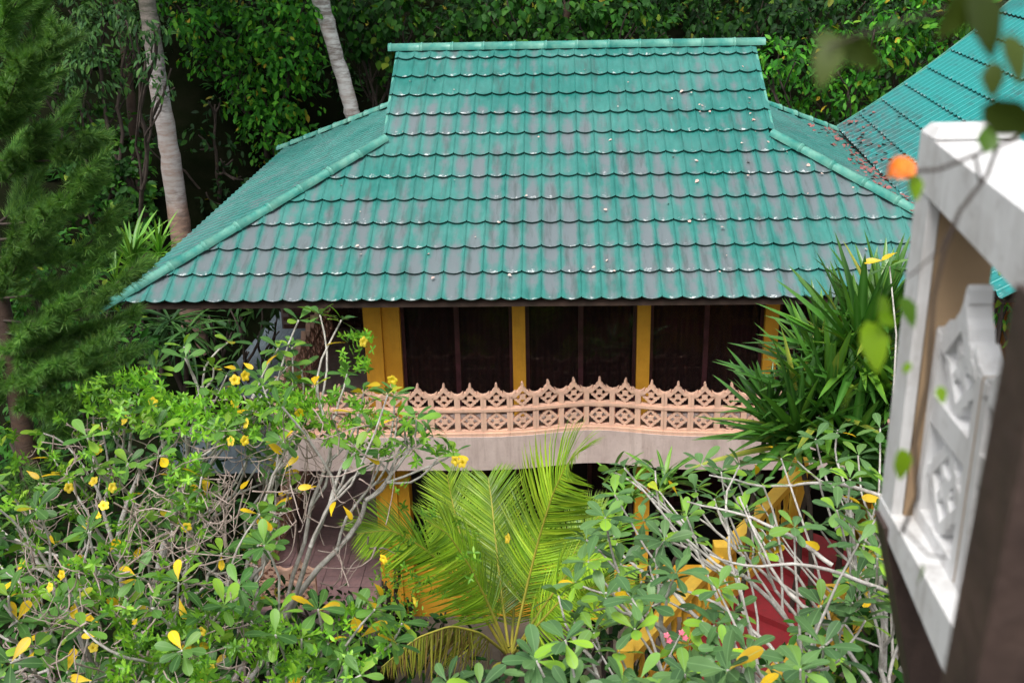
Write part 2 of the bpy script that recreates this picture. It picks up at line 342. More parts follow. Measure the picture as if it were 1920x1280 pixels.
# ------------------------------------------------------------------ ground and hillside
def hill(x, y):
    x = np.asarray(x, float); y = np.asarray(y, float)
    y0 = 27.5-6*1/(1+np.exp((x+9)*1.2))
    h = np.clip(y-y0, 0, None)*.85
    h = 34*(1-np.exp(-h/34)) + .25*np.sin(x*.9+y*.3)*np.clip(h, 0, 1)
    return h
xs = np.concatenate([[-700, -300, -120], np.linspace(-60, 60, 121), [120, 300, 700]]); ys_ = np.concatenate([[-400, -150, -50], np.linspace(-20, 110, 131), [200, 500, 1200]])
gx, gy = np.meshgrid(xs, ys_); gz = hill(gx, gy)+rng.normal(0, .04, gx.shape)
gz = np.where((gy < 27) & (gx > -8), 0, gz)
nx = len(xs); ii = (np.arange(len(ys_)-1)[:, None]*nx+np.arange(nx-1)[None]).ravel()
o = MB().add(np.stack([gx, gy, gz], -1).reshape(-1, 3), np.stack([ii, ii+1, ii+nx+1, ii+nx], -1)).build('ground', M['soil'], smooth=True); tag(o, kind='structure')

# ------------------------------------------------------------------ pavilion
W, D0, ZE, B_, TX, TY, MP, RG, SL = 7.053, 15.757, 6.514, 5.804, 3.7155, 3.3463, .5155, 3.41, .568
ZR = ZE+MP*B_; ZH = ZE+MP*TY
pav = thing('pavilion', 'two-storey garden pavilion with green tiled roof and ochre yellow columns', 'building', (0, 17, 0))
# roof deck under the tiles: eave ring, hip shoulders, gablet
rf = MB(); e = -.05
C = [(-W+.03, D0+.03), (W-.03, D0+.03), (W-.03, D0+2*B_-.03), (-W+.03, D0+2*B_-.03)]
H = [(-W+TX, D0+TY), (W-TX, D0+TY), (W-TX, D0+2*B_-TY), (-W+TX, D0+2*B_-TY)]
Vr = [(x, y, ZE+e) for x, y in C]+[(x, y, ZH+e) for x, y in H]+[(-RG+.06, D0+B_, ZR+e), (RG-.06, D0+B_, ZR+e)]
rf.add(Vr, [(0,1,5,4), (1,2,6,5), (2,3,7,6), (3,0,4,7), (4,5,9,8), (6,7,8,9)], [(5,6,9), (7,4,8)])
rf.add([(x, y, ZE-.10) for x, y in C], [(0,3,2,1)])                       # soffit
for (a_, b_) in zip(C, C[1:]+C[:1]): rf.add([(a_[0], a_[1], ZE+e), (b_[0], b_[1], ZE+e), (b_[0], b_[1], ZE-.10), (a_[0], a_[1], ZE-.10)], [(0,1,2,3)])
roof = rf.build('roof', M['under'], pav)
# tile template: shallow pan between two ribs, lower lip scalloped
TW = .3
US = np.array([0, .03, .055, .085, .25, .5, .75, .915, .945, .97, 1.])
UZ = np.array([.034, .030, .014, .020, .006, -.002, .006, .020, .014, .030, .034])
def tile_vf():
    V = []; A = []; Bv = []
    for v, lift in ((0., .052), (.1, .046), (SL+.03, .004)):
        for u, z in zip(US, UZ):
            sc = -.026*(1-(2*u-1)**2) if v == 0 else 0
            V.append(((u-.5)*TW, v+sc, z+lift)); A.append(max(0, 1-abs(2*u-1)**2*1.25)); Bv.append(1. if v < .05 else .55 if v < .2 else 0)
    for u, z in zip(US, UZ):
        sc = -.026*(1-(2*u-1)**2); V.append(((u-.5)*TW, sc, z+.052)); A.append(-.35); Bv.append(-1)
    for u, z in zip(US, UZ):
        sc = -.026*(1-(2*u-1)**2); V.append(((u-.5)*TW, sc+.022, z+.006)); A.append(-.6); Bv.append(-1)
    n = len(US); Q = []
    for r_ in range(2):
        for i in range(n-1): Q.append((r_*n+i, r_*n+i+1, (r_+1)*n+i+1, (r_+1)*n+i))
    for i in range(n-1): Q.append((4*n+i, 4*n+i+1, 3*n+i+1, 3*n+i))
    return np.array(V), np.array(Q), np.array(A), np.array(Bv)
TV, TQ, TA, TB = tile_vf()
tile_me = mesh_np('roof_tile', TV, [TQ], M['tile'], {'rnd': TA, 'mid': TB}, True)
def clip_mesh(V, Q, A, Bv, planes):
    """cut a mesh by planes (co, no): the side the normal points to is dropped"""
    bm = bmesh.new(); la = bm.verts.layers.float.new('rnd'); lb = bm.verts.layers.float.new('mid')
    vs = []
    for v, a_, b_ in zip(V, A, Bv):
        q = bm.verts.new(v); q[la] = a_; q[lb] = b_; vs.append(q)
    for q in Q: bm.faces.new([vs[i] for i in q])
    for co, no in planes: bmesh.ops.bisect_plane(bm, geom=bm.verts[:]+bm.edges[:]+bm.faces[:], plane_co=co, plane_no=no, clear_outer=True)
    if not bm.faces: bm.free(); return None
    for f in bm.faces: f.smooth = True
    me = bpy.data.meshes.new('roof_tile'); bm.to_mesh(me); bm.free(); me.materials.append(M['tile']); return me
# front slope, tile by tile
al = math.atan(MP); ca, sa = math.cos(al), math.sin(al)
FX, FY, FZ = (1, 0, 0), (0, ca, sa), (0, -sa, ca)
nrow = int(math.ceil(B_/ca/SL))
count = 0; rest = []
vert_end = RG-.03
for k in range(nrow):
    s0 = k*SL
    for i in range(-24, 25):
        xc = (i+.5)*TW-.02; y0 = D0+s0*ca; y1 = y0+(SL+.03)*ca
        def halfw(y): return W-TX*(y-D0)/TY if y < D0+TY else vert_end
        if abs(xc)-TW/2 >= max(halfw(y0), vert_end) : continue
        if y0+.3 > D0+TY and abs(xc)-TW/2 >= vert_end: continue
        T_ = basis_m((xc, y0, ZE+s0*sa), FX, FY, FZ)
        need = abs(xc)+TW/2 > halfw(min(y1, D0+TY-1e-3))-.01 or s0+SL+.03 > B_/ca or (y1 > D0+TY and abs(xc)+TW/2 > vert_end-.02)
        if not need and count < 300 and k < 11:
            jit = Matrix.Rotation(random.gauss(0, .004), 4, 'Z') @ Matrix.Rotation(random.gauss(0, .004), 4, 'X')
            place('roof_tile', tile_me, T_ @ jit, roof); count += 1
        else:
            Vw = np.array([T_ @ Vector(v) for v in TV]); pl = []
            if y0 < D0+TY-.05:
                for s_ in (-1, 1):
                    if s_*xc > 0:
                        pl.append((Vector((s_*W, D0, 0)), Vector((s_*TY, TX, 0)).normalized()))
            if y1 > D0+TY-.05 and abs(xc) > 2.9:
                s_ = 1 if xc > 0 else -1
                if y0 > D0+TY-.3: pl.append((Vector((s_*vert_end, 0, 0)), Vector((s_, 0, 0))))
            pl.append((Vector((0, D0+B_-.01, 0)), Vector((0, 1, 0))))
            if count < 300 and k < 11:
                me = clip_mesh(Vw-woff(roof), TQ, TA, TB, [(Vector(c)-Vector(woff(roof)), n_) for c, n_ in pl])
                if me and len(me.polygons) > 2:
                    o = bpy.data.objects.new('roof_tile', me); COL.objects.link(o); o.parent = roof; count += 1
            else: rest.append((Vw, pl))
def stuff_tiles(name, items, parent, extra=()):
    vs = []; qs = []; aa = []; bb = []; n = 0
    bm = bmesh.new(); la = bm.verts.layers.float.new('rnd'); lb = bm.verts.layers.float.new('mid')
    for Vw, pl in items:
        b2 = bm if not pl else bmesh.new()
        l1, l2 = (la, lb) if not pl else (b2.verts.layers.float.new('rnd'), b2.verts.layers.float.new('mid'))
        q = []
        for v, a_, b_ in zip(Vw-woff(parent), TA, TB):
            x = b2.verts.new(v); x[l1] = a_; x[l2] = b_; q.append(x)
        for f in TQ: b2.faces.new([q[i] for i in f])
        if pl:
            for co, no in pl: bmesh.ops.bisect_plane(b2, geom=b2.verts[:]+b2.edges[:]+b2.faces[:], plane_co=Vector(co)-Vector(woff(parent)), plane_no=no, clear_outer=True)
            if b2.faces:
                tmp = bpy.data.meshes.new('t'); b2.to_mesh(tmp); bm.from_mesh(tmp); bpy.data.meshes.remove(tmp)
            b2.free()
    for f in bm.faces: f.smooth = True
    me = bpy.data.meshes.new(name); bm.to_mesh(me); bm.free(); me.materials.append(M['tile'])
    o = bpy.data.objects.new(name, me); COL.objects.link(o); o.parent = parent; OFF[o] = woff(parent); o['kind'] = 'stuff'; return o
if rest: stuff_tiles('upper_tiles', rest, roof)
# side slopes and the back slope
def side_items(s_):
    be = math.atan((ZH-ZE)/TX); cb, sb = math.cos(be), math.sin(be); it = []
    X_, Y_, Z_ = (0, -s_*-1, 0), (-s_*cb, 0, sb), (s_*sb, 0, cb)
    if s_ < 0: X_ = (0, -1, 0)
    Lr = TX/cb
    for k in range(int(math.ceil(Lr/SL))):
        for i in range(int(2*B_/TW)+1):
            yc = D0+(i+.5)*TW; s0 = k*SL; xw = W-s0*cb
            off = TY*(s0*cb)/TX
            if yc+TW/2 < D0+off-.1 or yc-TW/2 > D0+2*B_-off+.1: continue
            T_ = basis_m((s_*xw, yc, ZE+s0*sb), X_, Y_, Z_); pl = []
            off2 = TY*((s0+SL+.03)*cb)/TX
            if yc-TW/2 < D0+off2+.05: pl.append((Vector((s_*W, D0, 0)), Vector((-s_*TY, -TX, 0)).normalized()))
            if yc+TW/2 > D0+2*B_-off2-.05: pl.append((Vector((s_*W, D0+2*B_, 0)), Vector((-s_*TY, TX, 0)).normalized()))
            if (s0+SL+.03)*cb > TX-.05: pl.append((Vector((s_*(W-TX)-s_*.02, 0, 0)), Vector((-s_, 0, 0))))
            it.append((np.array([T_ @ Vector(v) for v in TV]), pl))
    return it
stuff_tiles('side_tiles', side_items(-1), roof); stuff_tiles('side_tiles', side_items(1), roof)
bk = MB()
yb = D0+2*B_
bk.add([(-W, yb, ZE+.03), (W, yb, ZE+.03), (W-TX, yb-TY, ZH+.03), (-W+TX, yb-TY, ZH+.03), (RG, D0+B_, ZR+.03), (-RG, D0+B_, ZR+.03)], [(0,3,2,1), (3,5,4,2)])
bk.build('rear_slope', M['tile'], roof)
# barrel caps on hips and ridge, verge boards, gable panels
def caps(name, p, q, r, n, lift=.05, taper=.88):
    p, q = np.array(p, float), np.array(q, float); d = unit(q-p); x = unit(np.cross(d, (0, 0, 1))); z = np.cross(x, d); L = np.linalg.norm(q-p)/n
    for k in range(n):
        mb = MB(); a_ = np.linspace(-.15, math.pi+.15, 11)
        st = [(0, r*1.0), (.06*L, r*1.0), (.065*L, r*1.08), (.1*L, r*1.08), (.105*L, r*.97), (L*1.04, r*taper)]
        V = [p+d*(k*L+s_)+x*math.cos(t_)*rr+z*(math.sin(t_)*rr+lift) for s_, rr in st for t_ in a_]; m_ = len(a_)
        Q = [(i*m_+j, i*m_+j+1, (i+1)*m_+j+1, (i+1)*m_+j) for i in range(len(st)-1) for j in range(m_-1)]
        c0 = len(V); V.append(p+d*(k*L)+z*lift); T = [(j+1, j, c0) for j in range(m_-1)]
        mb.add(V, Q, T); o = mb.build(name, M['cap'], roof, smooth=False)
        for f in o.data.polygons: f.use_smooth = f.loop_total == 4
for s_ in (-1, 1):
    for (y0, sg) in ((D0, 1), (D0+2*B_, -1)):
        caps('hip_cap', (s_*(W+.24), y0-sg*.21, ZE-.09), (s_*(W-TX-.02), y0+sg*(TY+.02), ZH+.03), .10, 9)
caps('ridge_cap', (-RG-.12, D0+B_, ZR-.005), (RG+.12, D0+B_, ZR-.005), .115, 12, .05, .97)
for s_ in (-1, 1):
    for sg in (1, -1):
        ya = D0+TY if sg > 0 else D0+2*B_-TY
        MB().beam((s_*(RG-.045), ya-sg*.05, ZH-.045), (s_*(RG-.045), D0+B_, ZR-.045), .04, .13).build('verge_board', M['cap'], roof)
    xg = s_*(RG-.22)
    MB().prism([(xg, D0+TY, ZH), (xg, D0+2*B_-TY, ZH), (xg, D0+B_, ZR-.06)], (s_*.05, 0, 0)).build('gable_panel', M['cap'], roof)

# walls, columns, windows. Front wall plane y = 17.08
YW = 17.06; ZF = 4.05; ZC = 6.405
def box_part(name, lo, hi, mat, parent=None, label=None):
    return MB().box(lo, hi).build(name, mat, parent if parent is not None else pav, label=label)
COLS = [(-3.53, -3.24), (-3.235, -2.95), (-1.11, -.90), (.92, 1.135), (2.98, 3.2), (5.0, 5.2)]
for i, (a_, b_) in enumerate(COLS):
    y0 = 16.86 if i == 0 else 16.95
    box_part('column', (a_, y0, ZF if i > 1 else .6), (b_, y0+.28, ZC), M['yellow'])
# side and back walls of the upper room
box_part('side_wall', (-3.5, 17.3, ZF), (-3.3, 24.5, ZC), M['brick'])
box_part('rear_wall', (-3.3, 24.3, .6), (5.2, 24.5, ZC), M['brick'])
box_part('end_wall', (5.2, 17.1, .6), (5.4, 24.5, ZC), M['yellow'])
bays = [(-2.95, -1.11), (-.90, .92), (1.135, 2.98), (3.2, 5.0)]
for (a_, b_) in bays:
    fr = MB(); z0, z1 = ZF+.02, ZC-.01
    for (x0, x1) in ((a_+.002, a_+.06), (b_-.06, b_-.002), ((a_+b_)/2-.04, (a_+b_)/2+.04)): fr.box((x0, YW, z0), (x1, YW+.08, z1))
    for (zz0, zz1) in ((z0, z0+.08), (z1-.07, z1)): 
        for (x0, x1) in ((a_+.06, (a_+b_)/2-.04), ((a_+b_)/2+.04, b_-.06)): fr.box((x0, YW+.003, zz0), (x1, YW+.077, zz1))
    win = fr.build('window', M['maroon'], pav)
    for (x0, x1) in ((a_+.06, (a_+b_)/2-.04), ((a_+b_)/2+.04, b_-.06)):
        MB().box((x0, YW+.03, z0+.08), (x1, YW+.036, z1-.07)).build('pane', M['glass'], win)
    cu = MB(); xs2 = np.linspace(a_+.05, b_-.05, 90); yy = YW+.22+.035*np.sin(xs2*38+.9*np.sin(xs2*5)); nn = len(xs2)
    V = np.vstack([np.stack([xs2, yy, np.full(nn, z0)], -1), np.stack([xs2, yy, np.full(nn, z1)], -1)])
    cu.add(V, [(i, i+1, nn+i+1, nn+i) for i in range(nn-1)]); cu.build('curtain', M['curtain'], win, smooth=True)
# dark brick wall back on the side balcony
bw = MB().box((-6.0, 21.2, ZF), (-3.5, 21.4, ZC)).build('brick_wall', M['grout'], pav)
bme = MB().box((-.105, -.02, -.035), (.105, .0, .035)); bme = mesh_np('brick', np.concatenate(bme.V), [np.concatenate(bme.Q)], M['brick'])
nb = 0
for r_ in range(28):
    for c_ in range(11):
        if nb >= 300: break
        x = -5.85+c_*.225+(r_ % 2)*.11
        if x > -3.6: continue
        place('brick', bme, Matrix.Translation((x, 21.2-random.uniform(0, .008), ZF+.06+r_*.082)), bw); nb += 1
# ceiling above side balcony is the soffit; lower storey
def wave(x): return .26*math.exp(-((x-.2)/.95)**2)+.22*math.exp(-((x+3.4)/1.0)**2)*0
YB = 16.2
slab = MB(); xs3 = np.linspace(-5.05, 5.6, 80); nn = len(xs3)
yf = np.array([YB+wave(x) for x in xs3])
zb = 3.42; zt = 4.02
V = np.vstack([np.stack([xs3, yf, np.full(nn, zb)], -1), np.stack([xs3, yf, np.full(nn, zt)], -1), np.stack([xs3, np.full(nn, 17.4), np.full(nn, zt)], -1), np.stack([xs3, np.full(nn, 17.4), np.full(nn, zb)], -1)])
Q = []
for i in range(nn-1):
    for r_ in range(4): s2 = (r_+1) % 4; Q.append((r_*nn+i, r_*nn+i+1, s2*nn+i+1, s2*nn+i))
slab.add(V, Q); slab.box((-5.05, 17.4, zb), (-3.5, 22, zt)); slab.add([(xs3[0], yf[0], zb), (xs3[0], 17.4, zb), (xs3[0], 17.4, zt), (xs3[0], yf[0], zt)], [(0,3,2,1)])
slab.build('balcony_slab', M['mauve'], pav)
box_part('room_floor', (-3.5, 17.41, 3.5), (5.2, 24.3, 4.0), M['mauve'])
# lower storey: dark glazed openings behind the columns, yellow kerb wall
box_part('column', (-3.42, 16.6, .5), (-3.12, 16.85, zb), M['yellow'])
box_part('column', (-3.115, 16.68, .5), (-2.92, 16.85, zb), M['yellow'])
for x in (.95, 5.0): box_part('column', (x, 16.95, .5), (x+.25, 17.2, zb), M['yellow'])
box_part('kerb_wall', (-3.12, 16.9, .0), (.95, 17.1, 1.05), M['yellow']); box_part('kerb_wall', (1.2, 16.9, .0), (5.0, 17.1, 1.05), M['yellow'])
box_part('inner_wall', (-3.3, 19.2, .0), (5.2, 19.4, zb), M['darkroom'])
for x in (-2.6, -1.2, .2, 1.8, 3.4):
    wn = MB().box((x, 19.12, 1.1), (x+1.1, 19.19, 3.0)).build('lower_window', M['maroon'], pav); MB().box((x+.08, 19.10, 1.2), (x+1.02, 19.115, 2.9)).build('pane', M['glass'], wn)
# terrace under the side balcony, tile by tile
ter = MB().box((-6.1, 16.2, 0), (-3.42, 23, .66)).build('terrace', M['grout']); tag(ter, kind='structure')
tme = MB().box((-.172, -.172, 0), (.172, .172, .02)); tme = mesh_np('floor_tile', np.concatenate(tme.V), [np.concatenate(tme.Q)], M['mtile'])
for i in range(7):
    for j in range(19):
        place('floor_tile', tme, Matrix.Translation((-5.9+i*.355, 16.4+j*.355, .66+random.uniform(0, .003))) @ Matrix.Rotation(random.gauss(0, .006), 4, 'X'), ter)
o = MB().box((-3.1, 12.0, -.1), (6, 16.85, .12)).build('garden_path', M['pave']); tag(o, kind='structure')

# ------------------------------------------------------------------ breeze block balustrades
def block_me(crown, mat, wd=.42, ht=.405, th=.09):
    """one pierced block, x across, z up from 0, y thickness; rotated square with scalloped rim, arms and hub inside a frame"""
    mb = MB(); h2 = wd/2; f = .045; y0, y1 = -th/2, th/2; cz = ht/2
    top = ht if not crown else ht*.62
    mb.box((-h2, y0, 0), (-h2+f, y1, top)); mb.box((h2-f, y0, 0), (h2, y1, top)); mb.box((-h2+f, y0+.002, 0), (h2-f, y1-.002, f))
    if not crown: mb.box((-h2+f, y0+.002, ht-f), (h2-f, y1-.002, ht))
    R1 = h2-f+.006; R2 = R1-.055; n = 32
    def rad(t_, r_, sc):
        c_, s_ = abs(math.cos(t_)), abs(math.sin(t_)); base = r_/(c_+s_)
        return base*(1+sc*math.cos(t_*16))
    yf0, yf1 = y0+.012, y1-.012
    ro = [rad(k/n*2*math.pi, R1, .045) for k in range(n)]; ri_ = [rad(k/n*2*math.pi, R2, 0) for k in range(n)]
    if crown: cz_top = .05
    V = []
    for k in range(n):
        t_ = k/n*2*math.pi
        for (r_, out) in ((ro[k], 1), (ri_[k], 0)):
            x, z = r_*math.cos(t_), r_*math.sin(t_)
            if crown and out and z > 0:
                x *= 1+.16*(1-abs(z)/R1); z *= 1.0+.30*max(0, z/R1-.1)**1.0*(1 if abs(x) < .05 else .55)
            for y in (yf0 if not (crown and z > 0) else y0, yf1 if not (crown and z > 0) else y1): V.append((x, y, cz+z))
    Q = []
    for k in range(n):
        a_ = k*4; b_ = ((k+1) % n)*4
        Q += [(a_, b_, b_+2, a_+2), (a_+1, a_+3, b_+3, b_+1), (a_, a_+1, b_+1, b_), (a_+2, b_+2, b_+3, a_+3)]
    mb.add(V, Q)
    for k in range(4):
        t_ = math.pi/4+k*math.pi/2; d = np.array([math.cos(t_), 0, math.sin(t_)]); c0 = np.array([0, 0, cz])
        mb.beam(c0+d*.03, c0+d*(R2*.72), .030, (yf1-yf0)-.006, up=(0, 1, 0))
    hb = .046; mb.prism([(hb*math.cos(k*math.pi/4), yf0+.004, cz+hb*math.sin(k*math.pi/4)) for k in range(8)], (0, yf1-yf0-.008, 0))
    if crown:
        mb.prism([(-.022, y0+.004, cz+R1*1.2), (.022, y0+.004, cz+R1*1.2), (.014, y0+.004, cz+R1*1.42), (0, y0+.004, cz+R1*1.5), (-.014, y0+.004, cz+R1*1.42)], (0, th-.008, 0))
        # shoulders that link neighbouring crowns
        for s_ in (-1, 1): mb.prism([(s_*h2, y0+.003, ht*.44), (s_*h2, y0+.003, ht*.64), (s_*(h2-.05), y0+.003, ht*.67), (s_*(h2-.10), y0+.003, ht*.78), (s_*(h2-.085), y0+.003, ht*.56)], (0, th-.006, 0))
    return mesh_np('block', np.concatenate(mb.V), [np.concatenate(mb.Q)]+([np.concatenate(mb.T)] if mb.T else []), mat)
BL = block_me(False, M['peach']); BC = block_me(True, M['peach'])
def balustrade(label, pts, z0, rows=2, mat='peach', bl=None, bc=None, wd=.42, curb=True):
    bl = bl or BL; bc = bc or BC
    th_ = thing('balustrade', label, 'balustrade', (*pts[0], z0))
    P = np.array(pts, float); seg = np.linalg.norm(np.diff(P, axis=0), axis=1); cum = np.concatenate([[0], np.cumsum(seg)]); n = int(cum[-1]/wd)
    def pt(s_): return np.array([np.interp(s_, cum, P[:, 0]), np.interp(s_, cum, P[:, 1])])
    st = cum[-1]/n; zc = .05 if curb else 0
    for i in range(n):
        a_, b_ = pt(i*st), pt((i+1)*st); d = unit(b_-a_); c_ = (a_+b_)/2
        for r_ in range(rows):
            Mx = basis_m((c_[0], c_[1], z0+zc+r_*.405), (d[0], d[1], 0), (-d[1], d[0], 0), (0, 0, 1), np.linalg.norm(b_-a_)/.42)
            place('block', bc if r_ == rows-1 else bl, Mx, th_)
    if curb:
        mb = MB(); ss = np.linspace(0, cum[-1], n*2+1)
        for s0, s1 in zip(ss, ss[1:]):
            a_, b_ = pt(s0), pt(s1); mb.beam((*a_, z0+.02), (*b_, z0+.02), .15, .075)
        mb.build('base_rail', M[mat], th_)
        mb = MB()
        for s0, s1 in zip(ss, ss[1:]):
            a_, b_ = pt(s0), pt(s1); mb.beam((*a_, z0+zc+.405), (*b_, z0+zc+.405), .115, .05)
        mb.build('middle_rail', M[mat], th_)
    return th_
fx = np.linspace(-4.95, 5.55, 120)
balustrade('peach pierced-block balustrade with pointed crowns along the wavy front balcony', [(x, YB+.09+wave(x)) for x in fx], 4.02)
balustrade('peach pierced-block balustrade seen end-on at the left side of the upper balcony', [(-4.98, 21.9), (-4.98, 16.42)], 4.02)
balustrade('lower peach balustrade seen end-on along the side terrace behind grey branches', [(-5.75, 21.5), (-5.75, 16.6)], .68)
balustrade('short peach balustrade across the front of the mauve terrace', [(-5.62, 16.4), (-4.6, 16.4)], .68)

# ------------------------------------------------------------------ right-hand roof, sloping down towards the pavilion
nb_ = thing('neighbour_building', 'second green-tiled building rising at the upper right beyond the valley', 'building', (14, 24, 0))
XE = 6.2
def rprof(s_): x = s_*.86; return XE+x, 7.1+.62*x+.04*x*x
def rsh(x, y, z): return (x-(26-y)*.075, y, z+(26-y)*.012)
rows = 17; nd = MB(); ss = np.linspace(0, 9.4, 30); V = []; it = []
for s_ in ss:
    x, z = rprof(s_); V += [rsh(x, 13.5, z-.05), rsh(x, 26.0, z-.05)]
nd.add(V, [(2*i, 2*i+2, 2*i+3, 2*i+1) for i in range(len(ss)-1)])
nroof = nd.build('roof', M['under'], nb_)
for k in range(rows):
    s0 = k*SL*.98; x0, z0 = rprof(s0); x1, z1 = rprof(s0+SL); d = unit(np.array([x1-x0, 0, z1-z0])); ax = unit(np.array([-.075, -1, .012])); nrm = unit(np.cross(ax, d))
    y = 25.85
    while y > 13.5:
        it.append((np.array([basis_m(rsh(x0, y, z0), ax, d, nrm) @ Vector(v) for v in TV]), [])); y -= TW
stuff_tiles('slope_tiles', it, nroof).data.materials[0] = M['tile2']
vb = MB(); 
for s0, s1 in zip(ss, ss[1:]):
    a_, b_ = rprof(s0), rprof(s1); vb.beam((a_[0], 26.03, a_[1]), (b_[0], 26.03, b_[1]), .06, .16)
vb.build('verge_board', M['cap'], nroof)
MB().box((XE+1.2, 14, 0), (XE+7, 25, 6.6)).build('wall', M['yellow'], nb_)
# fallen petals and leaves in the valley
pl_ = MB(); n = 260; tt = rng.random(n)
base = np.array([at(1500, 222, Z=8.0)])
P = np.zeros((n, 3))
for i in range(n):
    y = 17+tt[i]*9.0; xv = XE-(26-y)*.075; x = xv-.05+abs(rng.normal(0, .28))*(-1 if rng.random() < .6 else 1)*1.2
    z = ZE+(W-x)*(ZH-ZE)/TX+.08 if x < xv else rprof((x-xv)/.86)[1]+.11
    P[i] = (x, y, z)
pl_.leaves(TM_ROUND, P, rng.normal(0, 1, (n, 3))*np.array([1, 1, .15]), np.tile([0, 0, 1.], (n, 1))+rng.normal(0, .3, (n, 3)), .11, 1.2)
tag(pl_.build('fallen_petals', plain('dry_pink_petal', (.36,.12,.12), (.13,.07,.055), .8, 6, 0)), 'dry pink and brown petals lying in the valley between the two green roofs', 'petals', kind='stuff')

pl2 = MB(); n = 70; P = np.zeros((n, 3))
for i in range(n):
    yy_ = random.uniform(.3, 5.2); x = random.uniform(-4.5, 5) if random.random() < .4 else random.gauss(2.2, 1.4)
    x = max(-(W-TX*min(yy_, TY)/TY)+.3, min(W-TX*min(yy_, TY)/TY-.3, x)); P[i] = (x, D0+yy_, ZE+MP*yy_+.075)
pl2.leaves(TM_ROUND, P, rng.normal(0, 1, (n, 3))*np.array([1, 1, .2]), np.tile([0, -.4, 1.], (n, 1))+rng.normal(0, .2, (n, 3)), rng.uniform(.03, .08, n), 1.2)
tag(pl2.build('fallen_petals', plain('pale_petal', (.6,.35,.3), (.5,.5,.45), .8, 6, 0)), 'few pale and pink petals scattered over the front slope of the green roof', 'petals', kind='stuff')

# ------------------------------------------------------------------ yellow staircase with red steps
st = thing('garden_stair', 'yellow garden staircase with red steps half hidden under the grey-branched tree', 'staircase', (3.5, 11, 0))
L0 = at(1172, 1235, Y=10.6)-[0, 0, .82]; L1 = at(1500, 880, Y=13.7)-[0, 0, .82]; sw = .72
d_ = unit(np.array([L1[0]-L0[0], L1[1]-L0[1], 0])); sx = np.array([d_[1], -d_[0], 0]); p0 = L0+sx*sw*1.06; p1 = L1+sx*sw*1.06
n = 9; dv = (p1-p0)/n; 
for i in range(n):
    c_ = p0+dv*i; a_ = c_-sx*sw; b_ = c_+sx*sw; run = np.array([dv[0], dv[1], 0])*1.06
    z1_ = c_[2]; zb_ = z1_-abs(dv[2])-.14
    mb = MB().hexa([(*(a_[:2]), zb_), (*(b_[:2]), zb_), (*((b_+run)[:2]), zb_), (*((a_+run)[:2]), zb_), (*(a_[:2]), z1_), (*(b_[:2]), z1_), (*((b_+run)[:2]), z1_), (*((a_+run)[:2]), z1_)])
    mb.build('step', M['red'], st)
for s_ in (-1, 1):
    o_ = sx*sw*s_*1.06
    e0 = p0+o_; e1 = p1+o_
    MB().beam(e0-[0,0,.05], e1-[0,0,.05], .10, .34).build('stringer', M['yellow2'], st)
    MB().beam(e0+[0,0,.82], e1+[0,0,.82], .17, .10).build('handrail', M['yellow2'], st)
    for i in range(n*2):
        c_ = e0+(e1-e0)*(i+.5)/(2*n)
        prof = [(0, .035), (.06, .035), (.08, .022), (.14, .05), (.22, .055), (.3, .03), (.34, .042), (.38, .026), (.5, .04), (.6, .03), (.64, .04), (.7, .025), (.78, .035)]
        MB().tube([c_+[0, 0, .05+h_] for h_, _ in prof], [r_ for _, r_ in prof], 8).build('baluster', M['yellow2'], st, smooth=True)
    for e_ in (e0, e1, (e0+e1)/2): MB().box(e_-[.09, .09, .6], e_+[.09, .09, 1.0]).build('newel_post', M['yellow2'], st)

# ------------------------------------------------------------------ grey sheet roofs to the left of the pavilion
def sheet(label, P4, cat='awning', mat='sheet'):
    P = [np.array(p, float) for p in P4]; c_ = np.mean(P, 0); th_ = thing('lean_to_sheet', label, cat, (c_[0], c_[1], 0))
    mb = MB(); n = 24; V = []
    for i in range(n+1):
        f_ = i/n; a_ = P[0]+(P[1]-P[0])*f_; b_ = P[3]+(P[2]-P[3])*f_; dz = np.array([0, 0, .018*(i % 2)]); V += [a_+dz, b_+dz, a_+dz-[0,0,.01], b_+dz-[0,0,.01]]
    for i in range(n):
        k = 4*i; mb_q = [(k, k+4, k+5, k+1), (k+2, k+3, k+7, k+6), (k, k+2, k+6, k+4), (k+1, k+5, k+7, k+3)]; mb.Q.append(np.array(mb_q))
    mb.V.append(np.array(V)); mb.A.append(np.zeros(len(V))); mb.B.append(np.zeros(len(V))); mb.n = len(V)
    mb.build('sheeting', M[mat], th_)
    pm = MB()
    for p in P: pm.tube([(p[0], p[1], 0), (p[0], p[1], p[2]-.02)], .03, 6)
    pm.build('support_frame', M['brown'], th_)
    return th_
sheet('blue-grey lean-to sheet sloping down behind the left balcony', [at(520, 585, Y=24), at(600, 585, Y=22.5), at(520, 760, Y=19.5), at(400, 730, Y=21)])
sheet('slatted blue-grey roof low on the left among the branches', [at(330, 800, Y=19), at(540, 800, Y=19), at(545, 885, Y=17.2), at(320, 890, Y=17.2)])

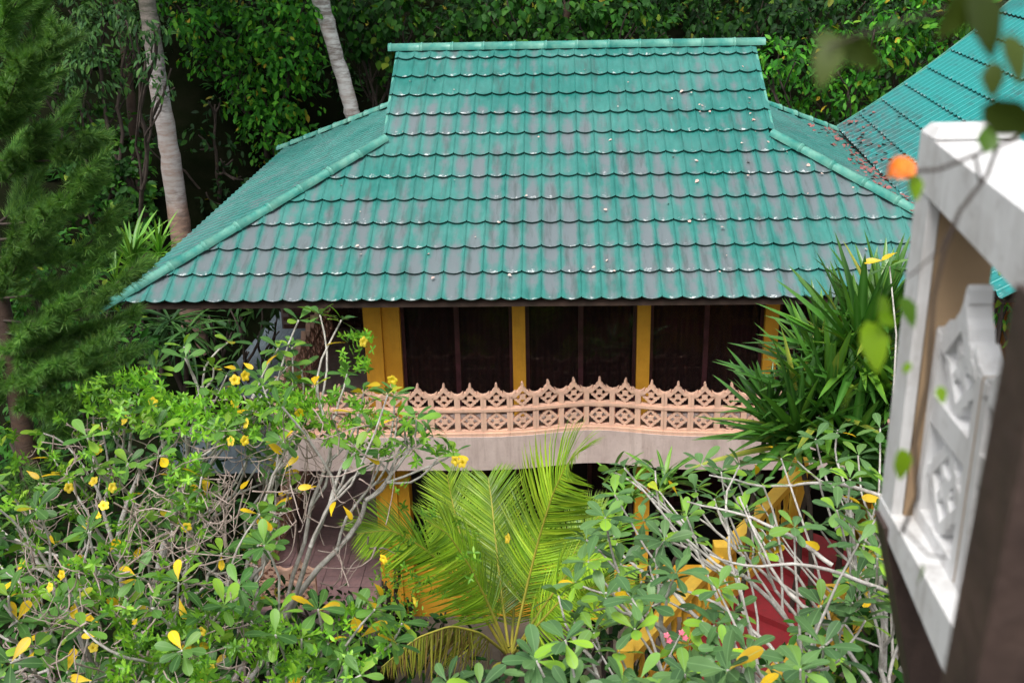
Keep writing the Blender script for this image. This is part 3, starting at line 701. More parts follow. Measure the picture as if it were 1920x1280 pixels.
# ------------------------------------------------------------------ near balcony at the right edge (out of focus)
nbal = thing('near_balcony', 'blurred white-painted balcony corner with brown posts at the right edge', 'balcony', (1.4, 3, 8))
YN = 3.25
pa = at(1768, 350, Y=YN); pb = at(1866, 460, Y=YN); XA, XB = pa[0], pb[0]
ztop = at(1765, 262, Y=YN)[2]; zlow = at(1700, 960, Y=YN)[2]
tipz = at(1805, 545, Y=2.95)[2]; zs = tipz-.90
MB().box((XA+.004, YN, zs), (XB, YN+.12, ztop-.17)).build('pillar', M['tan'], nbal)
BX = at(1728, 235, Y=YN+.13)[0]
MB().box((BX+.004, YN+.004, zs-.02), (XA, YN+.126, ztop-.02)).build('corner_board', M['white'], nbal)
mb = MB(); bx0, bx1 = BX, XB+.03
mb.hexa([(bx0, .9, ztop-.37), (bx1+.12, .9, ztop-.37), (bx1, YN+.13, ztop-.16), (bx0, YN+.13, ztop-.16), (bx0, .9, ztop-.12), (bx1+.12, .9, ztop-.12), (bx1, YN+.13, ztop-.0), (bx0, YN+.13, ztop-.0)])
mb.build('top_beam', M['white'], nbal)
MB().hexa([(bx0-.0, YN+.0, ztop+.001), (bx1+.0, YN+.0, ztop+.001), (bx1, YN+.13, ztop+.001), (bx0, YN+.13, ztop+.001), (bx0+.02, YN+.02, ztop+.03), (bx1-.02, YN+.02, ztop+.03), (bx1-.02, YN+.11, ztop+.03), (bx0+.02, YN+.11, ztop+.03)]).build('post_cap', M['white'], nbal)
WBL = block_me(False, M['white'], th=.075); WBC = block_me(True, M['white'], th=.075)
for c_ in (WBL, WBC): c_.materials.append(M['tan'])
for me in (WBL, WBC):
    for f in me.polygons:
        if abs(f.normal.x) > .9 and abs(abs(f.center.x)-.21) < .01 or (f.normal.z > .3 and f.center.z > .4): f.material_index = 1
XN = XA+.05
for i in range(4):
    for r_ in range(2):
        yc = YN-.20-i*.40
        place('block', WBC if r_ else WBL, basis_m((XN+.02, yc, zs+.02+r_*.405), (0, -1, 0), (1, 0, 0), (0, 0, 1), .93), nbal)
za = at(1655, 985, X=BX)[2]; qa = at(1782, 1292, X=BX); yA = YN+.133; sa_ = (qa[2]-za)/(qa[1]-yA); zn = za+sa_*(1.2-yA)
MB().hexa([(BX+.001, 1.2, zn), (XA+.16, 1.2, zn), (XA+.16, yA, za), (BX+.001, yA, za), (BX+.001, 1.2, zs+.015), (XA+.16, 1.2, zs+.015), (XA+.16, yA, zs+.015), (BX+.001, yA, zs+.015)]).build('floor_edge', M['white'], nbal)
MB().prism([at(x_, y_, Y=YN) for x_, y_ in ((1657, 990), (1708, 1290), (1770, 1650), (2000, 1650), (1870, 1000))], (0, .12, 0)).build('brown_brace', M['brown'], nbal)
q0 = at(1785, 1340, Y=1.5); q1 = at(1935, 560, Y=1.5)
MB().beam(q0+[.075, 0, 0], q1+[.075, 0, 0], .15, .12, up=(0, 1, 0)).build('near_post', M['brown'], nbal)

# ------------------------------------------------------------------ vegetation builders
def curve_pts(a, b, n=6, bend=.12, up=0.):
    a, b = np.array(a, float), np.array(b, float); L = np.linalg.norm(b-a)
    o = rng.normal(0, bend*L, 3); t_ = np.linspace(0, 1, n)[:, None]
    return a+(b-a)*t_+np.sin(math.pi*t_)*(o+np.array([0, 0, up*L]))+rng.normal(0, .008*L, (n, 3))*np.sin(math.pi*t_)
def grow(mb, base, tips, r_tip, p=.42, bend=.07, n_side=6, rmax=9):
    """forking limbs from the base to every tip; returns the direction at each tip"""
    tips = np.array(tips, float); out = np.zeros_like(tips)
    def rec(node, idx, r0):
        P = tips[idx]
        if len(idx) == 1:
            q = curve_pts(node, P[0], 6, bend, -.04); mb.tube(q, np.linspace(max(r_tip*1.05, min(r0, r_tip*1.6)), r_tip*.85, 6), n_side); out[idx[0]] = unit(q[-1]-q[-2]); return
        k = 2 if len(idx) < 5 or random.random() < .6 else 3
        C_ = P[rng.choice(len(P), k, replace=False)].copy()
        for _ in range(5):
            lab = np.argmin(((P[:, None]-C_[None])**2).sum(-1), 1)
            for j in range(k):
                if (lab == j).any(): C_[j] = P[lab == j].mean(0)
        for j in range(k):
            sub = idx[lab == j]
            if len(sub) == 0: continue
            c_ = tips[sub].mean(0); t_ = p*random.uniform(.8, 1.25) if len(sub) > 1 else 1
            if len(sub) == len(idx): t_ = .6
            if len(sub) == 1: rec(node, sub, r0); continue
            r1 = r_tip*min(rmax, len(sub)**.42)
            nx_ = node+(c_-node)*t_+rng.normal(0, .05, 3)*np.linalg.norm(c_-node)
            mb.tube(curve_pts(node, nx_, 5, bend*.8), np.linspace(min(r0, r1*1.25), r1, 5), n_side, cap=False); rec(nx_, sub, r1)
    base = np.array(base, float); rec(base, np.arange(len(tips)), r_tip*min(rmax, len(tips)**.42)*1.2); return out
def leaf_me(name, tm, mat):
    V, Q, T = tm; return mesh_np(name, V, [Q, T], mat, {'rnd': np.zeros(len(V)), 'mid': V[:, 0]*6}, True)
def leaf_set(parent, tm, mat, P, D, Nn, L, Wd, nparts=300, name='leaf', stuff='foliage'):
    """leaves nearest to the camera as single parts, the others joined"""
    P = np.asarray(P); D = unit(D); n = len(P); L = np.broadcast_to(L, (n,)); Wd = np.broadcast_to(Wd, (n,))
    v = P-CAM; zc = v@FW; px = 960+FPX*(v@RI)/zc; py = 640-FPX*(v@UP)/zc
    vis = (px > -10) & (px < 1930) & (py > -10) & (py < 1290)
    order = np.argsort(np.where(vis, 0, 1e3)+zc/np.maximum(L, .01)*.05)
    sel = order[:min(nparts, int(vis.sum()))]; rest_ = np.setdiff1d(np.arange(n), sel)
    me = leaf_me(name, tm, mat)
    for i in sel:
        d = D[i]; x = unit(np.cross(d, Nn[i])); z = np.cross(x, d)
        place(name, me, basis_m(P[i], x, d, z, L[i]*Wd[i], L[i], L[i]), parent)
    if len(rest_):
        mb = MB().leaves(tm, P[rest_], D[rest_], Nn[rest_], L[rest_], Wd[rest_]); mb.build(stuff, mat, parent, smooth=True, kind='stuff')
def rosettes(tips, dirs, lo, hi, nl=(6, 10), spread=(40, 95), yellow=0):
    P = []; D = []; Nn = []; L = []
    for p_, d in zip(tips, dirs):
        d = unit(d*.5+np.array([0, 0, .8])+rng.normal(0, .25, 3)); x = unit(np.cross(d, rng.normal(0, 1, 3))); y = np.cross(d, x)
        k = random.randint(*nl); ph = random.random()*6.28
        for j in range(k):
            a_ = ph+j*2.4; f_ = R(spread[0]+(spread[1]-spread[0])*(1-j/k)+random.gauss(0, 8)); rd = x*math.cos(a_)+y*math.sin(a_)
            D.append(d*math.cos(f_)+rd*math.sin(f_)); Nn.append(d*math.sin(f_)-rd*math.cos(f_)+rng.normal(0, .15, 3)); P.append(p_+d*(j/k-.5)*.05+rd*.012); L.append(random.uniform(lo, hi)*(.7+.3*math.sin(math.pi*(j+1)/(k+1))))
    return np.array(P), np.array(D), np.array(Nn), np.array(L)
def proj(P):
    v = np.asarray(P)-CAM; z = v@FW; return 960+FPX*(v@RI)/z, 640-FPX*(v@UP)/z
def inpoly(x, y, poly):
    c_ = False; n = len(poly); j = n-1
    for i in range(n):
        xi, yi = poly[i]; xj, yj = poly[j]
        if (yi > y) != (yj > y) and x < (xj-xi)*(y-yi)/(yj-yi)+xi: c_ = not c_
        j = i
    return c_
def sample_poly(poly, n, yfun, mind=0, jit=.5):
    xs_, ys2 = [p[0] for p in poly], [p[1] for p in poly]; out = []; pts = []; tries = 0
    while len(out) < n and tries < n*60:
        tries += 1; x = random.uniform(min(xs_), max(xs_)); y = random.uniform(min(ys2), max(ys2))
        if not inpoly(x, y, poly): continue
        if mind and any((x-a)**2+(y-b)**2 < mind*mind for a, b in pts): continue
        pts.append((x, y)); out.append(at(x, y, Y=yfun(x, y)+random.gauss(0, jit)))
    return np.array(out)
def clump_leaves(clumps, size, cover, droop=.4, var=.25, cam_bias=.15):
    P = []; D = []; Nn = []; L = []
    for (px, py, Y, r) in clumps:
        c_ = at(px, py, Y=Y); n = int(cover*12.6*r*r/(size*size*.45))
        q = unit(rng.normal(0, 1, (n*2, 3))); tow = unit(np.array([0, -1, .9])); q = q[(q@tow) > -.35][:n]; n = len(q)
        if n == 0: continue
        rr = r*(1-.5*rng.random(n)**1.5)*(1+.18*np.sin(q[:, 0]*7+q[:, 2]*5+px)); cc = unit(rng.normal(0, 1, (9, 3))); w_ = np.argmax(q@cc.T+rng.normal(0, .12, (n, 9)), 1); q2 = q*.6+cc[w_]*.4; pos = c_+q2*rr[:, None]*np.array([1, 1, .85])*1.12
        P.append(pos); D.append(q*.5+rng.normal(0, .5, (n, 3))+np.array([0, 0, -droop])); Nn.append(q*.7+np.array([0, -.25, .8])+rng.normal(0, .45, (n, 3))); L.append(size*(1+rng.normal(0, var, n)).clip(.4, 1.8))
    return np.concatenate(P), np.concatenate(D), np.concatenate(Nn), np.concatenate(L)
def bush(name, label, cat, clumps, size, cover, mat, tm=TM_ELL, wd=1., droop=.4, parts=120, group=None, stem='darktwig', base=None, hang=False):
    cs = [at(a, b, Y=c) for a, b, c, d in clumps]; m_ = np.mean(cs, 0); gz0 = float(hill(m_[0], m_[1]))
    bs = np.array([m_[0], m_[1]+.5, gz0-.1]) if base is None else np.array(base, float)
    th_ = thing(name, label, cat, bs, group)
    P, D, Nn, L = clump_leaves(clumps, size, cover, droop)
    leaf_set(th_, tm, M[mat], P, D, Nn, L, wd, parts)
    mb = MB(); tips = [c_+rng.normal(0, r*.4, 3) for c_, (_, _, _, r) in zip(cs, clumps) for _ in range(3)]
    grow(mb, bs, tips, .02, rmax=5); mb.build('stem' if name != 'forest_tree' else 'trunk', M[stem], th_, smooth=True)
    return th_

# ------------------------------------------------------------------ forest behind
fm = MB(); cl = []
for row, (Y, r) in enumerate(((34, 1.3), (38, 1.6), (43, 2.0), (50, 2.4), (58, 3))):
    x = -300
    while x < 2250:
        for y in range(-60, 420 if row < 2 else 160, 60 if row else 75):
            if random.random() < .62:
                c_ = at(x, y, Y=Y)
                if c_[2] > float(hill(c_[0], Y))-.8: cl.append((x+random.uniform(-30, 30), y+random.uniform(-30, 30), Y+random.uniform(-1, 1), r*random.uniform(.5, 1)))
        x += 90
P, D, Nn, L = clump_leaves(cl, .24, .2, .5)
fm.leaves(TM_CARD, P, D, Nn, L, 1.2)
tag(fm.build('forest', M['dark'], kind='stuff'), 'dark mass of jungle foliage on the slope behind the green roof', 'forest')
# ground plants on the hillside
cl = []
for i in range(170):
    x = random.uniform(-19, 15); y = random.uniform(22, 40)
    if y < 29 and x > -8.5: continue
    cl.append((x, y, random.uniform(.3, .8)))
gp = MB(); 
for x, y, r in cl:
    n = int(60*r); a_ = rng.random(n)*6.28; c_ = np.array([x, y, float(hill(x, y))]); pos = c_+np.stack([np.cos(a_)*r*.7*rng.random(n), np.sin(a_)*r*.7*rng.random(n), rng.random(n)*r*.9], -1)
    gp.leaves(TM_ELL, pos, np.stack([np.cos(a_), np.sin(a_), rng.normal(.1, .4, n)], -1), np.tile([0, -.3, 1.], (n, 1))+rng.normal(0, .3, (n, 3)), .3*(1+rng.normal(0, .25, n)), 1.1)
tag(gp.build('ground_cover', M['mid'], kind='stuff'), 'low leafy ground cover on the hillside behind the pavilion', 'ground cover')

bush('vine_thicket', 'bright green vine-draped thicket between the two pale trunks', 'thicket',
     [(x, y, 31+random.uniform(-.5, .5), r) for x, y, r in ((345,15,.8),(400,50,1),(455,15,1),(520,40,1),(570,10,.9),(440,110,.9),(510,120,1),(565,110,.9),(385,110,.6),(470,180,.8),(535,190,.9),(500,240,.7),(545,255,.8),(520,300,.7),(480,205,.6),(560,310,.5))],
     .19, .46, 'bright', TM_ELL, 1.3, .6, 300)
bush('leafy_tree', 'soft grey-green tree at the upper left between the conifer and the pale trunk', 'tree',
     [(x, y, 27+random.uniform(-.5, .5), r) for x, y, r in ((60,60,.9),(130,30,.9),(190,60,.8),(110,120,.9),(180,130,.8),(60,160,.8),(150,190,.5),(200,10,.7),(20,20,.8),(250,40,.6),(260,110,.4))]+[(285,120,24.8,.38),(303,165,24.8,.3),(268,50,24.8,.4),(300,60,24.8,.3)],
     .18, .42, 'grey', TM_ELL, .9, .8, 200)
bush('shade_shrub', 'dark green shrub left of the reddish foot of the pale trunk', 'shrub',
     [(x, y, 27+random.uniform(-.6, .6), r) for x, y, r in ((190,230,.6),(230,290,.7),(170,300,.8),(220,370,.8),(150,390,.7),(250,340,.6),(120,260,.8),(110,460,.8),(200,440,.6),(270,400,.5))],
     .19, .36, 'mid', TM_ROUND, .9, .5, 200)
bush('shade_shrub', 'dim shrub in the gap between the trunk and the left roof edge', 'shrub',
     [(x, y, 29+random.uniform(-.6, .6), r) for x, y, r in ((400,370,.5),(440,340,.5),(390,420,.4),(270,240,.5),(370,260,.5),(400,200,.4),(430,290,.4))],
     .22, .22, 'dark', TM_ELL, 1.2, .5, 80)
bush('round_leaf_vine', 'round-leaved dark vine hanging just left of the ridge', 'vine',
     [(x, y, 32+random.uniform(-.5, .5), r) for x, y, r in ((650,20,.5),(690,50,.7),(740,30,.7),(710,90,.6),(735,110,.4),(770,20,.5),(725,150,.25),(670,90,.4))],
     .21, .40, 'mid', TM_ROUND, 1.1, .9, 150)
bush('round_leaf_vine', 'wide round-leaved vine curtain above the middle of the ridge', 'vine',
     [(x, y, 32.5+random.uniform(-.5, .5), r) for x, y, r in ((830,60,.6),(870,20,.7),(900,60,.6),(950,60,.7),(990,20,.8),(1010,70,.7),(1050,10,.8),(1090,60,.8),(1130,30,.7),(1160,75,.6),(1190,20,.7),(1225,50,.6),(930,15,.6),(790,80,.4))],
     .21, .36, 'mid', TM_ROUND, 1.1, .8, 300)
bush('shade_shrub', 'dim shrub behind the right end of the ridge', 'shrub',
     [(x, y, 36+random.uniform(-.5, .5), r) for x, y, r in ((1300,20,.9),(1370,50,.9),(1420,20,.9),(1340,80,.6),(1480,30,.8),(1530,10,1),(1600,20,1))],
     .26, .26, 'mid', TM_ELL, 1.1, .6, 150)
bush('leafy_shrub', 'large bright leafy shrub between the ridge end and the right-hand roof', 'shrub',
     [(x, y, 30.5+random.uniform(-.5, .5), r) for x, y, r in ((1470,110,.7),(1530,130,.8),(1590,110,.8),(1650,90,.8),(1700,60,.8),(1480,170,.6),(1540,190,.6),(1600,170,.8),(1660,140,.8),(1720,110,.7),(1770,60,.7),(1440,140,.4),(1570,70,.5),(1620,200,.5),(1760,20,.7),(1680,20,.7),(1820,30,.6),(1520,215,.4))],
     .22, .44, 'bright', TM_ELL, 1.15, .5, 300)
bush('leafy_shrub', 'small bright shrub past the white post under the roof corner', 'shrub',
     [(1880,530,14.2,.18),(1890,585,14.2,.22),(1915,620,14.2,.2),(1900,480,14.4,.12)], .13, .4, 'bright', TM_ELL, 1.1, .9, 60, base=(at(1890,600,Y=14.2)[0], 14.2, 0))
bush('leafy_shrub', 'pale bamboo-leaved shrub under the left eave beside the grey sheet', 'shrub',
     [(430,590,21,.35),(470,600,21,.4),(510,585,21,.35),(420,630,21,.3),(480,650,20.6,.35),(450,690,20.5,.35),(395,600,21,.3)], .30, .34, 'grey', TM_CARD, .55, .9, 150)
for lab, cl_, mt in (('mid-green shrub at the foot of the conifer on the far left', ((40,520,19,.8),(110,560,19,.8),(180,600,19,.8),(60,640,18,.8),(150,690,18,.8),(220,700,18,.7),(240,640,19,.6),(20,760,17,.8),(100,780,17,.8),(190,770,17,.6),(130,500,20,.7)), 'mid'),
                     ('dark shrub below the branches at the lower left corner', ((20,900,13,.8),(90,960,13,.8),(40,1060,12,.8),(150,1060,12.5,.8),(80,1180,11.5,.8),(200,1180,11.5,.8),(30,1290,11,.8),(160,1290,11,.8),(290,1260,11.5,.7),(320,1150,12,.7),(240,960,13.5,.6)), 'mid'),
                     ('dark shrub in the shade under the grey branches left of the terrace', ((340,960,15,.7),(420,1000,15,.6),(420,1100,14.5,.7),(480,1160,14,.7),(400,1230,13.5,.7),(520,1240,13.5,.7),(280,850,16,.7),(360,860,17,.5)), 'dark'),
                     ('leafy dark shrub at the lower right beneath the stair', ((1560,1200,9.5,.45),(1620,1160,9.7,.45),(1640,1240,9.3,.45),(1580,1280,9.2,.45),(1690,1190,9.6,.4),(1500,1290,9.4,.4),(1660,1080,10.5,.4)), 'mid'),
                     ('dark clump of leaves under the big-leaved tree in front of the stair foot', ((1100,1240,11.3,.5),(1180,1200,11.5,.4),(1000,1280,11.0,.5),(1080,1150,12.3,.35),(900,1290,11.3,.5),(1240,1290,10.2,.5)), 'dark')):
    bush('understorey_shrub', lab, 'shrub', [(a, b, c, d) for a, b, c, d in cl_], .17, .34, mt, TM_ELL, 1.1, .3, 120)
bush('fern_bush', 'feathery yellow-green bush at the foot of the yellow column', 'bush',
     [(725,1090,15.2,.22),(745,1050,15.4,.18),(700,1130,15,.25),(760,1110,15,.25),(735,1160,14.8,.25),(690,1180,14.6,.25),(775,1170,14.6,.22)], .07, .36, 'vine', TM_ELL, 1., .1, 150)
bush('shade_shrub', 'low dark shrub around the foot of the mauve terrace', 'shrub',
     [(640,1130,14.8,.35),(690,1210,14.2,.4),(620,1220,14,.4),(780,1220,14,.4),(850,1180,14.4,.35),(560,1130,15,.3)], .15, .36, 'dark', TM_ELL, 1.2, .2, 100)

# trunks with their crowns above the picture
def tall_tree(label, pts, radii, mat, crown, foliage='mid'):
    P = [at(a, b, Y=y) for a, b, y in pts]; gz0 = float(hill(P[0][0], P[0][1])); P = [np.array([P[0][0]+(P[0]-P[1])[0]*.6, P[0][1], min(gz0, P[0][2]-.5)-.2])]+P
    th_ = thing('tree', label, 'tree', P[0]); top = P[-1]; d = unit(P[-1]-P[-2])
    P += [top+d*2.5, top+d*5]; rr = list(radii); rr = [rr[0]*1.15]+rr+[rr[-1]*.85, rr[-1]*.6]
    t_ = np.linspace(0, len(P)-1, 40); pp = np.stack([np.interp(t_, range(len(P)), [p[i] for p in P]) for i in range(3)], -1)+rng.normal(0, .012, (40, 3)); rad = np.interp(t_, range(len(P)), rr)*(1+rng.normal(0, .03, 40))
    mb = MB().tube(pp, rad, 14)
    tips = [P[-1]+np.array([random.gauss(0, 2.2), random.gauss(0, 2.2), random.uniform(0, 3.5)]) for _ in range(16)]
    grow(mb, P[-1]-d*.1, tips, .05, rmax=4); mb.build('trunk', M[mat], th_, smooth=True)
    if crown:
        n = crown; c_ = np.array(tips)[rng.integers(0, 16, n)]; q = unit(rng.normal(0, 1, (n, 3)))*(rng.random(n)**.4)[:, None]*1.4
        MB().leaves(TM_CARD, c_+q, rng.normal(0, 1, (n, 3))+[0, 0, -.4], rng.normal(0, .5, (n, 3))+[0, 0, 1], .34, 1.3).build('crown', M[foliage], th_, kind='stuff')
    return th_
tall_tree('thick pale leaning trunk with a reddish foot at the left of the roof', [(345, 480, 26), (337, 420, 26), (320, 300, 26), (304, 200, 26), (289, 100, 26), (276, 0, 26)], [.27, .26, .235, .22, .205, .195], 'trunk_red', 5000)
tall_tree('slim pale lichen-spotted trunk leaning left just behind the roof shoulder', [(668, 250, 30), (655, 190, 30), (627, 90, 30), (600, 0, 30)], [.22, .2, .19, .22], 'trunk_pale', 5000)
tall_tree('thin dark trunk near the upper left corner', [(246, 200, 28.5), (238, 120, 28.5), (222, 0, 28.5)], [.12, .12, .12], 'trunk_dark', 3000)
tall_tree('thin dark trunk in the shade above the middle of the ridge', [(1062, 90, 37), (1060, 40, 37), (1068, -30, 37)], [.13, .13, .12], 'trunk_dark', 6000)
tall_tree('dim slender trunk behind the right end of the ridge', [(1240, 90, 40), (1236, 40, 40), (1222, -30, 40)], [.11, .11, .11], 'trunk_dark', 6000)

# rosettes of strap and sword leaves
def rosette_plant(name, label, cat, heads, n, L, tm, mat, wd=1., el=(5, 80), stemr=.05, ground=None, parts=300, droopn=0.):
    th0 = at(*heads[0][:2], Y=heads[0][2]); gz0 = float(hill(th0[0], th0[1])); th_ = thing(name, label, cat, (th0[0], th0[1], gz0))
    P = []; D = []; Nn = []; LL = []; mb = MB()
    for (px, py, Y, s_) in heads:
        c_ = at(px, py, Y=Y); k = int(n*s_)
        for j in range(k):
            a_ = random.random()*6.28; e_ = R(random.uniform(*el)); d = np.array([math.cos(a_)*math.cos(e_), math.sin(a_)*math.cos(e_), math.sin(e_)])
            P.append(c_+d*.03+np.array([0, 0, random.uniform(-.12, .05)])); D.append(d); Nn.append(np.array([-math.cos(a_)*math.sin(e_), -math.sin(a_)*math.sin(e_), math.cos(e_)+.02])+rng.normal(0, .12, 3)); LL.append(L*s_**.5*random.uniform(.6, 1.1))
        mb.tube(curve_pts((th0[0]+(c_[0]-th0[0])*.3, th0[1]+(c_[1]-th0[1])*.3, gz0), c_, 8, .05), np.linspace(stemr*1.3, stemr, 8), 8)
    leaf_set(th_, tm, M[mat], np.array(P), np.array(D), np.array(Nn), np.array(LL), wd, parts); mb.build('stem', M['darktwig'], th_, smooth=True)
    return th_
rosette_plant('screw_pine', 'spiky dark green sword-leaved plant in front of the right end of the balcony', 'plant',
    [(1495, 825, 12.0, 1), (1550, 770, 12.2, 1), (1610, 670, 12.4, 1), (1540, 700, 12.6, .7), (1670, 750, 12.1, .9), (1600, 850, 11.8, .9), (1440, 790, 12.3, .5), (1650, 610, 12.6, .7)], 95, 1.34, TM_SWORD, 'sword', 1.3, (-15, 85), .03)
rosette_plant('strap_leaf_plant', 'upright strap-leaved plant beneath the pale trunk foot at the left eave', 'plant', [(250, 500, 24, 1), (300, 480, 24.5, .7), (220, 540, 23.5, .6)], 45, 1.3, TM_STRAP, 'strap', .9, (30, 88), .05, parts=150)
rosette_plant('strap_leaf_plant', 'drooping strap-leaved plant just below the left roof corner', 'plant', [(320, 605, 20.5, 1), (290, 620, 20.6, .7), (350, 625, 20.3, .7)], 50, 1.15, TM_STRAP, 'grey', .8, (-35, 45), .05, parts=150)
rosette_plant('spider_plant', 'arching striped green strap plant right of the palm under the balcony', 'plant', [(1245, 905, 14.4, 1), (1180, 930, 14.2, .7)], 24, .75, TM_STRAP, 'strap', 1.5, (20, 80), .03, parts=80)
rosette_plant('spider_plant', 'arching green strap plant lower down between the palm and the big-leaved tree', 'plant', [(1150, 1010, 13.8, 1), (1120, 1060, 13.7, .7), (1290, 1000, 13.8, .6)], 24, .8, TM_STRAP, 'strap', 1.3, (10, 80), .03, parts=80)

# conifer on the far left
def conifer():
    b_ = at(20, 900, Y=12.5); th_ = thing('conifer', 'soft-needled dark green conifer filling the left edge', 'conifer', (b_[0], 12.5, 0))
    tr = [np.array([b_[0]+.1, 12.5, 0]), at(60, 900, Y=12.5), at(25, 700, Y=12.6), at(-10, 500, Y=12.7), at(-40, 200, Y=12.8), at(-60, -100, Y=13)]
    t_ = np.linspace(0, 5, 30); pp = np.stack([np.interp(t_, range(6), [p[i] for p in tr]) for i in range(3)], -1)
    MB().tube(pp, np.linspace(.16, .06, 30), 12).build('trunk', M['trunk_dark'], th_, smooth=True)
    br = [(-20,240,110,60),(-30,330,130,200),(-20,420,170,310),(-20,480,200,395),(-10,560,185,470),(0,600,250,500),(10,650,240,590),(20,700,230,660),(20,760,180,720),(30,800,150,800),(0,170,80,-10),(-30,120,60,-40),(-10,350,70,250),(0,500,90,400),(0,620,120,560),(10,700,110,680),(30,850,120,890),(-20,780,-10,700),(20,830,60,950),(-20,280,40,120),(-10,420,60,330),(0,560,40,480),(5,660,60,610),(-20,300,160,250),(-10,450,150,330),(0,640,200,620),(-20,60,90,-20),(10,740,120,760)]
    for k, (a, b, c_, d_) in enumerate(br):
        Y = 12.4+random.uniform(-.9, .7); p_ = at(a, b, Y=12.6); q_ = at(c_, d_, Y=Y); L = np.linalg.norm(q_-p_)
        rc = curve_pts(p_, q_, 12, .04, -.1); bo = MB().tube(rc, np.linspace(.02, .005, 12), 5).build('branch', M['darktwig'], th_)
        mb = MB(); d = unit(q_-p_); n = int(26*L/1.2)
        for i in range(n):
            f_ = .15+.85*(i+random.random())/n; o_ = np.array([np.interp(f_*11, range(12), rc[:, j]) for j in range(3)])
            side = unit(np.cross(d, [0, 0, 1]))*random.choice((-1, 1)); dd = unit(d*1.0+side*random.uniform(.3, 1.0)+np.array([0, 0, random.uniform(-.25, .45)])); l_ = random.uniform(.22, .5)*(1.15-f_*.5)
            tt = curve_pts(o_, o_+dd*l_, 5, .04, -.06); mb.tube(tt, .004, 3)
            m_ = int(260*l_/.4); tq = rng.random(m_)*4; nd_ = np.stack([np.interp(tq, range(5), tt[:, j]) for j in range(3)], -1)
            dn = dd*1.1+rng.normal(0, .5, (m_, 3)); mb.leaves(TM_NEEDLE, nd_, dn, rng.normal(0, 1, (m_, 3)), .15, 2.1)
        mb.build('needles', M['needle'], bo, kind='stuff')
        OFF[bo] = woff(th_)
conifer()

# ------------------------------------------------------------------ young coconut palm
def palm():
    c0 = at(955, 1225, Y=12.2); th_ = thing('coconut_palm', 'young coconut palm with yellow-green fronds in front of the balcony', 'palm', (c0[0], c0[1], 0))
    mb = MB().tube([(c0[0]+.1, c0[1]+.05, 0), (c0[0]+.03, c0[1], c0[2]*.5), tuple(c0)], [.16, .13, .12], 12)
    mb.build('trunk', M['trunk_dark'], th_, smooth=True)
    F = [  # rachis pixels with depth, leaflet length, material
        ([(955,1225,12.2),(940,1110,12.5),(930,1020,12.9),(922,940,13.3),(915,895,13.5)], .8, 'palm', 1),
        ([(960,1225,12.2),(985,1110,12.3),(1010,1010,12.3),(1035,930,12.1),(1062,870,11.8),(1088,842,11.4)], .88, 'palm', 1),
        ([(955,1225,12.2),(905,1130,12.9),(870,1030,13.8),(848,940,14.2),(838,890,14.3)], .72, 'palm', .5),
        ([(950,1225,12.2),(880,1110,12.0),(800,1030,11.8),(735,992,11.5),(670,1000,11.2)], .72, 'palm', 1),
        ([(965,1225,12.2),(1030,1130,12.8),(1070,1050,13.3),(1100,990,13.5),(1135,955,13.5)], .72, 'palm', .5),
        ([(950,1225,12.2),(900,1185,11.6),(845,1172,11.2),(780,1195,10.9),(715,1250,10.7)], .62, 'palm_old', 1),
        ([(960,1225,12.2),(1000,1180,11.8),(1060,1115,11.5),(1130,1095,11.3),(1200,1130,11.1)], .7, 'palm', 1),
        ([(955,1225,12.2),(915,1130,12.0),(880,1060,11.7),(840,1000,11.4),(800,975,11.1)], .7, 'palm', 1),
        ([(958,1225,12.2),(965,1120,13.2),(990,1040,14),(1010,980,14.4)], .7, 'palm', .4),
        ([(962,1225,12.2),(1010,1150,11.9),(1060,1080,11.6),(1100,1050,11.2),(1140,1045,10.9)], .62, 'palm', 1),
    ]
    for pts, ll, mt, dens in F:
        P = np.array([at(a, b, Y=y) for a, b, y in pts]); t0 = np.arange(len(P)); t_ = np.linspace(0, len(P)-1, 40)
        rc = np.stack([np.interp(t_, t0, P[:, j]) for j in range(3)], -1)
        for _ in range(4): rc[1:-1] = (rc[:-2]+rc[1:-1]*2+rc[2:])/4
        fo = MB().tube(rc, np.linspace(.022, .004, 40), 6).build('frond', M['cream'], th_, smooth=True)
        mb = MB(); n = 88; D = unit(np.gradient(rc, axis=0))
        for s_ in (-1, 1):
            f_ = (.16+.84*(np.arange(n)+rng.random(n)*.5)/n).clip(0, .995); ix = f_*39
            o_ = np.stack([np.interp(ix, range(40), rc[:, j]) for j in range(3)], -1); d = unit(np.stack([np.interp(ix, range(40), D[:, j]) for j in range(3)], -1))
            tow = unit(CAM-o_)*.55+np.array([0, 0, .6]); side = unit(np.cross(d, tow))*s_
            fw = .55+.9*f_; dd = d*fw[:, None]+side+rng.normal(0, .05, (n, 3))+np.array([0, 0, -.10])
            if mt == 'palm_old': dd = d*.35+side*.35+np.array([0, 0, -1.0])+rng.normal(0, .1, (n, 3))
            Ls = ll*(np.sin(math.pi*(f_*.86+.10))**.7)*(1+rng.normal(0, .06, n))
            nn_ = np.cross(side*s_, d)*1+rng.normal(0, .18, (n, 3))
            mb.leaves(TM_LFT, o_, dd, nn_, Ls, 1.4)
        mb.build('leaflets', M[mt], fo, kind='stuff')
palm()

